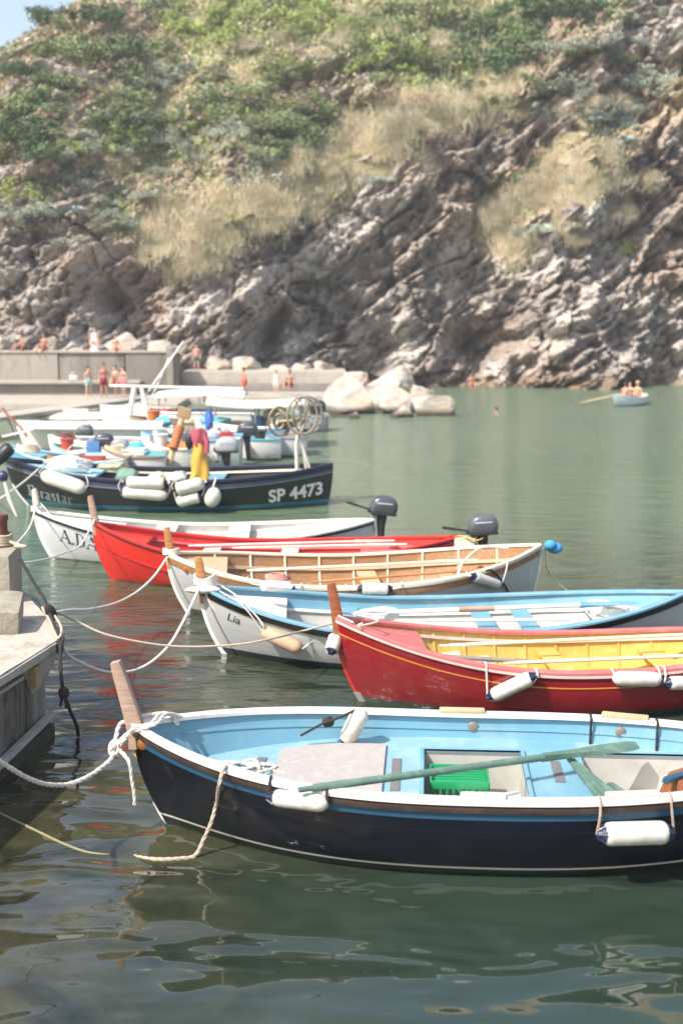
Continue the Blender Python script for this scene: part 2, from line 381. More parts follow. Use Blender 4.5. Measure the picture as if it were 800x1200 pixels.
def on_hill(px, py):
    """nearest hillside vertex to a line of sight (used to say where on the slope a plant grows)"""
    return int(np.argmin(np.where(inview, (PX-px)**2 + (PY-py)**2 + DEP*.05, 1e9)))
X_, Y_, Z_ = co[:, 0], co[:, 1], co[:, 2]-H; DEP = Y_*_c - Z_*_s; PX = 400 + F*X_/DEP; PY = 600 - F*(Y_*_s + Z_*_c)/DEP
inview = (PX > -80) & (PX < 880) & (PY > -80) & (Z_ > -4)

# leaf-built plants --------------------------------------------------------
def leafmat(name, c1, c2, c3=None):
    m, nt, b = newmat(name); gi = nn(nt, 'ShaderNodeNewGeometry'); 
    c = mixc(nt, gi.outputs['Random Per Island'], lin(c1), lin(c2))
    if c3: c = mixc(nt, ramp(nt, noise(nt, mapped(nt), 1.3, 3), [(.45, 0), (.6, .8)]), c, lin(c3))
    oi = nn(nt, 'ShaderNodeObjectInfo'); c = mixc(nt, 1, c, ramp(nt, oi.outputs['Random'], [(0, .72), (1, 1.25)]), 'MULTIPLY')
    nt.links.new(c, b.inputs['Base Color']); b.inputs['Roughness'].default_value = .6; b.inputs['Specular IOR Level'].default_value = .25
    return m
L_green = leafmat('leaves_green', '66764a', '989f70', '7c875c'); L_dark = leafmat('leaves_dark_green', '435a38', '687d50', '526844')
L_grey = leafmat('leaves_grey_green', '8e9a86', 'b4baa6', 'a0a594'); L_tan = leafmat('dry_grass_blades', 'c0b093', 'e6d9bc', 'b0ae88')
L_brown = leafmat('dry_scrub', 'a0887a', 'c0a896', 'b09d80'); L_agave = leafmat('agave_leaves', '8698a0', 'a9b7b4', '93a295')
L_lime = leafmat('leaves_yellow_green', '87974f', 'aab46c', '959f5c')
def leafmesh(name, n, m, kind, seed):
    g = np.random.default_rng(seed)
    if kind == 'bush':
        nl = 16; lc = g.normal(0, .5, (nl, 3)); lc[:, 2] = abs(lc[:, 2])*.6 + .15; lr = g.uniform(.12, .42, nl)
        k = g.integers(0, nl, n); d = g.normal(0, 1, (n, 3)); d /= np.linalg.norm(d, axis=1)[:, None]
        p = lc[k] + d*(lr[k]*g.uniform(.5, 1.3, n))[:, None]; sz = g.uniform(.035, .085, n)
        a = g.normal(0, 1, (n, 3)); a /= np.linalg.norm(a, axis=1)[:, None]; b_ = np.cross(a, d + g.normal(0, .4, (n, 3))); b_ /= np.linalg.norm(b_, axis=1)[:, None]
        q = np.stack([p - a*sz[:, None], p + b_*sz[:, None]*.6, p + a*sz[:, None], p - b_*sz[:, None]*.6], 1)
    elif kind == 'grass':
        p = g.normal(0, .45, (n, 3)); p[:, 0] *= 1.1; p[:, 2] = p[:, 1]*1.3 + g.normal(0, .05, n); p[:, 1] *= .75; d = g.normal(0, .30, (n, 3)); d[:, 2] = 1; d[:, 1] -= .25; d *= g.uniform(.12, .62, n)[:, None]
        w_ = g.normal(0, 1, (n, 3)); w_[:, 2] = 0; w_ /= np.linalg.norm(w_, axis=1)[:, None]; w_ *= .011
        q = np.stack([p - w_, p + w_, p + d*.8 + w_*.8, p + d], 1)
    elif kind == 'agave':
        t = g.uniform(0, 2*math.pi, n); e = g.uniform(.15, 1.35, n); ln = g.uniform(.6, 1.0, n); off = g.integers(0, 5, n)
        oc = g.normal(0, .16, (5, 3)); oc[:, 2] = abs(oc[:, 2])*.3; p = oc[off]
        d = np.stack([np.cos(t)*np.cos(e), np.sin(t)*np.cos(e), np.sin(e)], 1)*(ln*.75)[:, None]; w_ = np.stack([-np.sin(t), np.cos(t), t*0], 1)*.09
        q = np.stack([p, p + d*.4 - w_, p + d, p + d*.4 + w_], 1)
    me = bpy.data.meshes.new(name); me.from_pydata(q.reshape(-1, 3).tolist(), [], np.arange(4*n).reshape(-1, 4).tolist()); me.materials.append(m); return me
PROT = {}; vmf = vm.ravel()
for nm_, n, m_, kd in (('green', 1500, L_green, 'bush'), ('dark', 1700, L_dark, 'bush'), ('grey', 1200, L_grey, 'bush'), ('tan', 2400, L_tan, 'grass'), ('brown', 1100, L_brown, 'bush'), ('agave', 90, L_agave, 'agave'), ('lime', 1200, L_lime, 'bush')):
    PROT[nm_] = [leafmesh(nm_ + '_plant', n, m_, kd, 100 + 7*i + len(nm_)) for i in range(3)]
KIND = {'green': ('shrub', 'low green shrub growing on the cliffside slope', 'shrub', 'green shrubs on the slope'),
        'dark': ('dark_shrub', 'dense dark green shrub growing on the cliffside slope', 'shrub', 'dark green shrubs on the slope'),
        'grey': ('grey_shrub', 'pale grey-green shrub growing on the cliffside slope', 'shrub', 'grey-green shrubs on the slope'),
        'tan': ('grass_clump', 'clump of tall dry tan grass on the cliff brow', 'grass clump', 'dry grass clumps along the brow'),
        'brown': ('dry_shrub', 'dry brown shrub on the rocky slope', 'shrub', 'dry brown shrubs on the slope'),
        'agave': ('agave', 'blue-grey spiky agave rosette growing on the slope', 'agave', 'agaves on the slope'),
        'lime': ('leafy_shrub', 'yellow-green leafy shrub in the lush top of the slope', 'shrub', 'yellow-green shrubs on the slope')}
def plant(kind, px, py, size, label=None, sq=1.0):
    i = on_hill(px, py)
    if not label and kind not in ('tan',) and vmf[i] < .3 and random.random() < .6: return None
    nm_, lab, cat, grp = KIND[kind]
    o = bpy.data.objects.new(nm_, random.choice(PROT[kind])); COL.objects.link(o)
    o.location = co[i] + np.array([0, -.1, -.15*size*(kind != 'tan')]); o.rotation_euler = (random.uniform(-.2, .2), random.uniform(-.2, .2), random.uniform(0, 6.3) if kind != 'tan' else random.uniform(-.7, .7)); size *= 1.0; o.scale = (size*random.uniform(.8, 1.6), size*random.uniform(.8, 1.4), size*random.uniform(.55, 1)*sq)
    tag(o, label or lab, cat, None if label else grp); return o
def band(kind, n, path, wd, s0, s1, sq=1):
    for _ in range(n):
        t = random.random()*(len(path)-1); i = int(t); t -= i; a, b_ = path[i], path[i+1]
        plant(kind, a[0]+(b_[0]-a[0])*t + random.gauss(0, wd*.6), a[1]+(b_[1]-a[1])*t + random.gauss(0, wd*.5), random.uniform(s0, s1), sq=sq)
band('tan', 95, [(205, 308), (250, 268), (300, 240), (360, 215), (425, 190), (470, 140), (530, 120), (605, 100)], 32, .5, 1.3, 1.1)
band('tan', 45, [(300, 240), (350, 215), (400, 200), (440, 170), (480, 135)], 26, .5, 1.1, 1.1)
band('tan', 42, [(575, 280), (620, 250), (670, 215), (700, 200)], 24, .6, 1.1, 1.2)
band('tan', 40, [(300, 60), (420, 40), (500, 60), (640, 150), (780, 170), (700, 280)], 30, .5, .9)
band('green', 40, [(5, 200), (40, 100), (90, 60), (150, 100), (200, 40), (130, 165)], 28, .8, 1.5)
band('green', 48, [(330, 110), (420, 80), (480, 30), (560, 60), (640, 40), (560, 130), (700, 60)], 35, .7, 1.4)
band('green', 40, [(150, 160), (240, 130), (300, 150), (380, 130), (290, 190)], 26, .6, 1.2)
band('dark', 24, [(10, 170), (60, 40), (110, 10), (150, 40), (40, 120), (20, 220)], 22, .8, 1.6)
band('dark', 22, [(550, 90), (600, 70), (620, 20), (690, 10), (500, 40)], 20, .9, 1.7)
band('dark', 10, [(325, 185), (370, 170)], 10, .9, 1.4)
band('grey', 60, [(660, 60), (720, 40), (790, 60), (760, 110), (700, 130), (640, 100), (790, 160)], 34, .6, 1.3)
band('grey', 60, [(10, 250), (90, 200), (150, 110), (210, 80), (280, 200), (250, 100), (100, 280)], 30, .5, 1.1)
band('brown', 50, [(60, 190), (160, 70), (260, 150), (340, 100), (450, 110), (520, 150), (760, 30), (640, 120), (720, 290)], 34, .5, 1.1)
band('lime', 40, [(200, 25), (280, 40), (350, 25), (420, 40), (480, 70), (330, 70)], 22, .7, 1.4)
band('lime', 20, [(5, 240), (60, 180), (110, 170), (160, 150)], 20, .5, 1.0)
band('agave', 30, [(320, 200), (270, 235), (420, 215), (440, 190), (300, 230)], 14, .6, 1.0)
band('agave', 40, [(640, 240), (700, 215), (740, 170), (690, 130), (770, 160), (720, 270)], 18, .6, 1.1)
band('agave', 20, [(20, 260), (60, 230), (110, 280), (200, 60), (190, 120)], 24, .5, .9)
band('green', 14, [(205, 308), (300, 240), (425, 190), (530, 120)], 30, .4, .9)
band('lime', 16, [(230, 290), (360, 215), (470, 140), (605, 100)], 30, .4, .8)
band('grey', 14, [(240, 290), (330, 230), (440, 200), (620, 250), (690, 210)], 26, .4, .8)
plant('lime', 738, 292, 1.2, 'bright green bush alone on bare rock by the right edge')
plant('dark', 632, 205, 1.5, 'dark leaf clump standing in for the shadow in the gully above the dry grass ledge')  # leaf mass added to darken the gully, where only shadow lies
plant('dark', 350, 178, 1.9, 'large dark green bush in mid slope above the dry grass band')
plant('grey', 300, 222, 1.5, 'pale sage bush on the brow below the large dark bush')
plant('dark', 600, 80, 2.0, 'tall dark green bush upper right of the dry grass band')
for (px, py, s_) in ((50, 430, .0),): pass
# low ground cover over the slope: uncountable tufts in one mesh
def ground_cover(name, label, n, m_, cond, s0, s1):
    ids = np.flatnonzero(cond & (PY > -120) & (PX > -200) & (PX < 1000)); k = rng.choice(ids, n)
    p = co[k] + rng.normal(0, .12, (n, 3)); d = rng.normal(0, 1, (n, 3)); d[:, 2] = abs(d[:, 2]) + .5; d[:, 1] -= .4; d /= np.linalg.norm(d, axis=1)[:, None]
    s = rng.uniform(s0, s1, n)[:, None]; a = np.cross(d, rng.normal(0, 1, (n, 3))); a /= np.linalg.norm(a, axis=1)[:, None]
    q = np.stack([p - a*s*.35, p + a*s*.35, p + d*s + a*s*.2, p + d*s*1.1 - a*s*.15], 1)
    me = bpy.data.meshes.new(name); me.from_pydata(q.reshape(-1, 3).tolist(), [], np.arange(4*n).reshape(-1, 4).tolist()); me.materials.append(m_)
    o = bpy.data.objects.new(name, me); COL.objects.link(o); tag(o, label, 'ground cover'); o['kind'] = 'stuff'
lf = lush.ravel(); gnf = gn.ravel(); g2f = gn2.ravel()
ground_cover('low_scrub', 'low green and grey scrub covering the upper slope', 42000, L_green, (vmf > .45) & (gnf > .46), .06, .24)
ground_cover('dry_grass', 'thin dry grass covering the slope between the shrubs', 60000, L_tan, (vmf > .35) & (gnf < .56), .06, .24)
ground_cover('lush_grass', 'yellow-green grass on the lush top of the slope', 26000, L_lime, (vmf > .5) & (lf > .3), .06, .22)
ground_cover('dry_scrub', 'brown dry scrub scattered over the slope', 26000, L_brown, (vmf > .2) & (g2f < .49), .06, .22)

# ================================================================ BOULDERS, WALLS, QUAYS
rockm, nt, b = newmat('pale_boulder'); v = mapped(nt, (1, 1, 2)); g = noise(nt, v, 1.3, 9, .78)
c = mixc(nt, ramp(nt, g, [(.3, 0), (.7, 1)]), lin('9a9085'), lin('dfd6ca')); c = mixc(nt, ramp(nt, noise(nt, mapped(nt), .8, 4), [(.45, 0), (.65, .7)]), c, lin('bda789'))
gp = nn(nt, 'ShaderNodeNewGeometry'); sp = nt.nodes.new('ShaderNodeSeparateXYZ'); nt.links.new(gp.outputs['Position'], sp.inputs[0])
wl = nn(nt, 'ShaderNodeMapRange'); wl.inputs[1].default_value = .38; wl.inputs[2].default_value = .12; nt.links.new(sp.outputs[2], wl.inputs[0]); c = mixc(nt, wl.outputs[0], c, lin('4a4232'))
nt.links.new(c, b.inputs['Base Color']); b.inputs['Roughness'].default_value = .9; nt.links.new(bump(nt, g, 1, .2), b.inputs['Normal'])
rockd = mat('dark_wet_rock', '5d554b', .6, .3, 2, bmp=.5, bs=4)
def boulder(name, label, c, r, seed, m_=None, group=None, cut=.44):
    bm = bmesh.new(); bmesh.ops.create_icosphere(bm, subdivisions=5, radius=1)
    g = random.Random(seed); pl = [(Vector((g.gauss(0, 1), g.gauss(0, 1), g.gauss(0, 1))).normalized(), g.uniform(cut, .95)) for _ in range(26)]
    A = np.array([v.co[:] for v in bm.verts]); nz = fbm(A[:, 0]*1.6+seed, A[:, 1]*1.6, A[:, 2]*2.4, seed, 5, .6)
    for v, q in zip(bm.verts, nz):
        for n, d in pl:
            e = v.co.dot(n)
            if e > d: v.co -= n*(e-d)*.93
        v.co *= .78 + .45*q
    mb = MB(); bm.verts.index_update(); mb.add([(v.co.x*r[0], v.co.y*r[1], v.co.z*r[2]) for v in bm.verts], [[v.index for v in f.verts] for f in bm.faces]); bm.free()
    o = mb.build(name, m_ or rockm, fix=False); o.location = c; tag(o, label, 'boulder', group); return o
def B_(px0, px1, pyt, pyb, D, name, label, seed, m_=None, group=None, dy=1.0, base=None):
    s = F/D; cx = ((px0+px1)/2-400)/s; rx = (px1-px0)/2/s*1.12; zt = H - (pyt-365)/s; zb = H - (pyb-365)/s if base is None else base
    boulder(name, label, (cx, D + rx*.3, (zt+zb)/2 - .1), (rx, max(rx*dy, .4), (zt-zb)/2*1.1), seed, m_, group)
B_(382, 446, 438, 492, 58.2, 'boulder', 'pale boulder at the left of the rock pile at the pier end', 1, base=-1.2)
B_(400, 500, 429, 480, 60.5, 'boulder', 'broad cream boulder forming the top of the rock pile at the pier end', 2, base=-1.5)
B_(436, 496, 446, 480, 58.6, 'boulder', 'long slanting cream boulder in the middle of the rock pile', 12, base=-1.0)
B_(480, 537, 449, 492, 57, 'boulder', 'rounded white boulder at the right end of the rock pile, in the water', 3, dy=.8, base=-.9)
B_(455, 488, 468, 494, 56.3, 'boulder', 'small cream boulder at the waterline between two larger ones', 4, base=-.5)
B_(406, 424, 476, 494, 55.8, 'boulder', 'small pointed boulder standing in the water before the rock pile', 5, base=-.3)
B_(380, 412, 482, 493, 56.2, 'boulder', 'low flat yellowish boulder at the foot of the rock pile', 16, base=-.4)
B_(530, 556, 479, 490, 57.5, 'boulder', 'low dark wet rock right of the rounded white boulder', 6, rockd, base=-.5)
B_(392, 436, 424, 450, 62, 'boulder', 'grey boulder behind the top of the rock pile', 7, base=0)
B_(470, 512, 440, 462, 60, 'boulder', 'grey boulder wedged behind the rounded white boulder', 8, base=-.5)
B_(366, 396, 452, 478, 60, 'boulder', 'pale boulder against the end of the low pier', 9, base=-.5)
for k, (a, b2, t, lab) in enumerate(((-14, 28, 385, 'large pale boulder above the wall at the left edge of the photo'), (38, 74, 389, 'pale boulder above the wall between two bathers'), (70, 104, 399, 'low grey boulder above the wall'), (120, 172, 388, 'wide arched pale boulder above the wall'), (166, 206, 397, 'pointed tan boulder above the right end of the wall'))):
    B_(a, b2, t, 416, 70.5, 'boulder', lab, 20+k, base=1.6)
for k, (a, b2, t, bb, lab) in enumerate(((236, 272, 408, 436, 'pale boulder right of the bather standing on the low pier'), (262, 310, 414, 437, 'wide white boulder lying behind the low pier'), (336, 368, 419, 436, 'small white boulder behind the low pier'), (362, 394, 417, 436, 'pointed white boulder at the right end of the low pier'), (306, 340, 424, 437, 'low brown boulder behind the low pier'))):
    B_(a, b2, t, bb, 72, 'boulder', lab, 40+k, base=.8)
for k in range(16):
    px = 560 + k*17 + random.uniform(-5, 5); s = random.uniform(10, 22)
    B_(px-s, px+s, 447 - s*.35, 458, 79.5 + .3*(px-540)/20, 'shore_rock', 'low brown rock at the foot of the cliff by the water', 60+k, mat('shore_rock', '93806a', .85, .25, 1.5, bmp=.5, bs=4), 'rocks along the shore')

def concrete(name, c, dirt=.5, seedsc=1.0, stain='6b655a'):
    if name in MATS: return MATS[name]
    m, nt, b = newmat(name); v = mapped(nt); a = noise(nt, v, .9*seedsc, 6, .7); d = noise(nt, mapped(nt, (1.5, 1.5, .35)), 1.4*seedsc, 6, .75, .4); f = noise(nt, v, 38, 4, .7)
    o = mixc(nt, a, scale(lin(c), .72), scale(lin(c), 1.2)); o = mixc(nt, ramp(nt, d, [(.48, 0), (.68, dirt)]), o, lin(stain))
    o = mixc(nt, ramp(nt, f, [(.3, .25), (.55, 0)]), o, scale(lin(c), .45))
    nt.links.new(o, b.inputs['Base Color']); b.inputs['Roughness'].default_value = .92; b.inputs['Specular IOR Level'].default_value = .2
    nt.links.new(bump(nt, f, .55, .012, bump(nt, noise(nt, v, 5, 5, .7), .6, .05)), b.inputs['Normal']); MATS[name] = m; return m
c_wall = concrete('grey_concrete', '8f887f', .5, .5, '6a645c'); c_pale = concrete('pale_concrete', 'b3a99c', .35, .6); c_near = concrete('quay_concrete', 'bdb2a4', .5, 1.2, '5c5648'); c_dark = concrete('quay_wall_concrete_shaded', '9c9585', .85, 1.2, '3e3b2d'); c_boll = concrete('bollard_concrete', 'a09888', .4, 1.6, '6a5f48')  # quay wall darker than its slab: shade mixed into the colour, plus stains

c_walls = [concrete('breakwater_concrete_grey', '8f877d', .8, .45, '5c564e'), concrete('breakwater_concrete_dark', '7f7870', .85, .5, '544f48'), concrete('breakwater_concrete_pale', 'a39a8e', .7, .4, '6e675d')]
# breakwater wall: panels with raised joints, ledge and lower quay
bw = thing('breakwater_wall', 'tall grey concrete breakwater wall with boulders piled behind it', 'wall', (-15, 68, 0))
for i, (x0, x1) in enumerate(((-34, -26), (-25.97, -20.5), (-20.47, -14.9), (-14.87, -11.4), (-11.37, -8.6))): MB().box(((x0+x1)/2, 68.4 + .05*(i % 2), 1.2), (x1-x0-.03, 1.2, 2.55), bev=.05).build('wall_panel', c_walls[i % 3], bw, world=True)
MB().box((-21, 68.4, 2.5), (25.2, 1.36, .1), bev=.03).build('coping', c_pale, bw, world=True)
MB().box((-9.0, 68.3, 1.3), (.35, 1.5, 2.75), bev=.04).build('end_pillar', c_wall, bw, world=True)
MB().box((-22.5, 67.4, .95), (24, .9, .16), bev=.03).build('ledge', c_pale, bw, world=True)
MB().box((-22.5, 67.55, .4), (23.6, .6, 1.0), bev=.03).build('ledge_base', c_wall, bw, world=True)
lp = thing('low_pier', 'low pale concrete pier running from the breakwater to the rock pile', 'pier', (-4, 69, 0))
MB().box((-4.2, 71.3, .6), (8.8, 4.2, 1.6), bev=.05).build('pier_block', c_pale, lp, world=True)
MB().box((-4.2, 69.0, .35), (9.0, .5, .9), bev=.05).build('step', c_wall, lp, world=True)
MB().box((-4.5, 66.6, .1), (9.4, 4.0, .55), bev=.05).build('landing', c_pale, lp, world=True)
quay = thing('bathing_quay', 'flat concrete quay below the breakwater wall where bathers stand', 'quay', (-16, 64, 0))
MB().box((-20, 63.8, -.1), (24.6, 6.6, .8), bev=.05).build('quay_deck', c_pale, quay, world=True)
jt = thing('gangway', 'long pale gangway on thin slanted stays at the left edge', 'gangway', (-14, 52, 0))
a_, b2 = P(-60, 497, .75), P(152, 468, .75); d_ = (b2-a_); ang = math.atan2(d_.y, d_.x); mid = (a_+b2)/2
MB().box(mid, (d_.length, 1.3, .16), Euler((0, 0, ang)), bev=.03).build('walkway', c_pale, jt, world=True)
for t in (.3, .38, .46, .55, .63, .71, .8):
    q = a_.lerp(b2, t); MB().tube([q + Vector((0, -.7, -.05)), q + Vector((.5, -1.0, -1.1))], .035, 6).build('stay', mat('white_metal', 'c9c5bd', .4), jt, world=True)
MB().box(P(77, 489, .5), (1.8, .08, .7), bev=.02).build('hanging_board', mat('pale_board', 'bcb3a8', .7), jt, world=True)

# near quay (left), bollard block, post, chain
qn = thing('near_quay', 'weathered concrete quay corner with overhanging slab in the left foreground', 'quay', (-4, 13, 0))
A, Bk, Fr = P(77, 745, 1.12), P(22, 684, 1.12), P(0, 793, 1.12)
dirb = (Bk-A).normalized(); dirf = (Fr-A).normalized()
poly = [(A.x, A.y), (A + dirb*7), (Bk + dirb*7 + Vector((-6, 0, 0))), (A + dirf*7 + Vector((-6, 0, 0))), (A + dirf*7)]
poly = [(p[0], p[1]) for p in poly]
bm = bmesh.new(); vsb = [bm.verts.new((x, y, 1.0)) for x, y in poly]; f_ = bm.faces.new(vsb); r_ = bmesh.ops.extrude_face_region(bm, geom=[f_]); 
for v in [e for e in r_['geom'] if isinstance(e, bmesh.types.BMVert)]: v.co.z = 1.12
bmesh.ops.recalc_face_normals(bm, faces=bm.faces); bmesh.ops.bevel(bm, geom=bm.edges[:], offset=.02, segments=2, affect='EDGES'); bmesh.ops.subdivide_edges(bm, edges=[e for e in bm.edges if e.calc_length() > .5], cuts=14, use_grid_fill=True)
for v in bm.verts: v.co += Vector((random.uniform(-1, 1), random.uniform(-1, 1), random.uniform(-1, 1)))*.006
mb = MB(); bm.verts.index_update(); mb.add([v.co for v in bm.verts], [[v.index for v in f.verts] for f in bm.faces]); bm.free()
mb.build('top_slab', c_near, qn, world=True)
inn = (dirf + dirb).normalized()*.24; poly2 = [(A.x + inn.x, A.y + inn.y)] + [(x + (-.2 if i < 2 else 0), y) for i, (x, y) in enumerate(poly[1:3])] + [(poly[3][0], poly[3][1]+.1), ((A + inn + dirf*7).x, (A + inn + dirf*7).y)]
MB().prism(poly2, -2, 1.0).build('wall', c_dark, qn, world=True)
n_f = Vector((-dirf.y, dirf.x, 0)); n_f = n_f if n_f.y < 0 else -n_f
q = A + inn + dirf*.05
# haunch under the corner, stringcourse, rusty plate, footing ledge
MB().add([q + Vector((0, 0, -.13)), q + dirf*.55 + Vector((0, 0, -.13)), q - inn*.85 + Vector((0, 0, -.13)), q + Vector((0, 0, -.55)), q + dirf*.28 + Vector((0, 0, -.55))], [(0, 2, 1), (0, 3, 2), (1, 2, 4), (2, 3, 4), (0, 1, 4, 3)]).build('haunch', c_near, qn, world=True, smooth=False)
MB().box(q + dirf*1.75 + n_f*.03 + Vector((0, 0, -.27)), (2.3, .08, .035), Euler((0, 0, math.atan2(dirf.y, dirf.x)))).build('string_course', c_near, qn, world=True)
MB().box(q + dirf*.33 + n_f*.05 + Vector((0, 0, -.33)), (.13, .10, .22), Euler((0, 0, math.atan2(dirf.y, dirf.x))), bev=.01).build('niche_block', mat('yellow_stone', 'b39a72', .9, .25, 6), qn, world=True)
MB().box(q + dirf*.85 + n_f*.09 + Vector((0, 0, -.93)), (1.75, .10, .05), Euler((0, R(5), math.atan2(dirf.y, dirf.x))), bev=.03).build('footing_ledge', c_near, qn, world=True)
MB().box(q + dirf*1.6 + n_f*.03 + Vector((0, 0, -1.38)), (3.3, .16, .84), Euler((0, 0, math.atan2(dirf.y, dirf.x))), bev=.05).build('footing', mat('weedy_stone', '3d3c28', .8, .35, 4, bmp=.6, bs=14), qn, world=True)
bl = thing('bollard_block', 'rounded concrete mooring block standing on the near quay', 'mooring block', P(-14, 722, 1.12))
def rounded_block(cx, cy, z0, z1, sx, sy, bev):
    return MB().box((cx, cy, (z0+z1)/2), (sx, sy, z1-z0), Euler((0, 0, R(4))), bev=bev)
c0_ = P(-8, 700, 1.12)
rounded_block(c0_.x, c0_.y, 1.121, 1.72, .60, .85, .07).build('block', c_boll, bl, world=True)
fr = P(2, 735, 1.12); MB().box((fr.x - .05, fr.y - .02, 1.27), (.56, .75, .34), Euler((R(7), R(4), R(10))), bev=.08).build('plinth', c_boll, bl, world=True)
rust = mat('rusty_iron', '6b4436', .85, .3, 14, bmp=.5, bs=30)
pt = P(2, 640, 1.72); mb = MB().lathe((pt.x, pt.y, 1.7), (pt.x, pt.y, 2.12), [(0, .10), (.1, .085), (.8, .085), (.86, .10), (1, .095)], 14)
single(mb, 'mooring_post', rust, 'rusty iron mooring post on top of the concrete block', 'mooring post')
ropec = mat('old_rope', 'b8a793', .9, .2, 20, bmp=.5, bs=80); ropew = mat('white_rope', 'd9d0c4', .85, .12, 20, bmp=.4, bs=80); roped = mat('dark_rope', '2b2723', .9, .3, 20, bmp=.5, bs=60); ropey = mat('yellowed_rope', 'c9bd93', .9, .15, 14, bmp=.4, bs=80)
mb = MB()
for k in range(4): mb.tube([(pt.x + .125*math.cos(a), pt.y + .125*math.sin(a), 1.76 + .035*k + .01*math.sin(2*a)) for a in np.linspace(0, 6.283, 20)], .02, 6)
mb.tube(spline([(pt.x+.1, pt.y-.06, 1.8), (pt.x+.22, pt.y-.1, 1.76), (pt.x+.34, pt.y-.16, 1.74), (pt.x+.2, pt.y-.2, 1.75)]), .02, 6)
single(mb, 'mooring_rope', ropec, 'rope wound round the rusty mooring post', 'rope')
# dark rope and chain along the quay edge, hanging end
e0_ = P(-2, 640, 1.74); e1_ = P(57, 703, 1.2)
mb = MB().tube(spline([P(24, 655, 1.65), P(38, 680, 1.45), P(52, 702, 1.28), P(60, 722, 1.17), P(66, 738, 1.15), P(74, 748, 1.12), P(71.5, 757, 1.08), P(71, 775, .95), P(73, 800, .75), P(75.5, 813, .62), P(82, 832, .4), P(90, 850, .18), P(92, 862, .02)]), .02, 7)
mb.ell(P(75, 812, .64), (.06, .05, .07)); mb.tube([P(74, 812, .62), P(71, 828, .5)], .016, 6); mb.tube([P(76, 815, .62), P(78, 830, .5)], .014, 6)
mb.ell(P(60, 718, 1.18), (.07, .06, .12), Euler((.5, 0, -.5))); mb.ell(P(70, 758, 1.05), (.045, .045, .09))
single(mb, 'mooring_rope', roped, 'dark knotted rope lying over the quay corner and hanging to the water', 'rope')

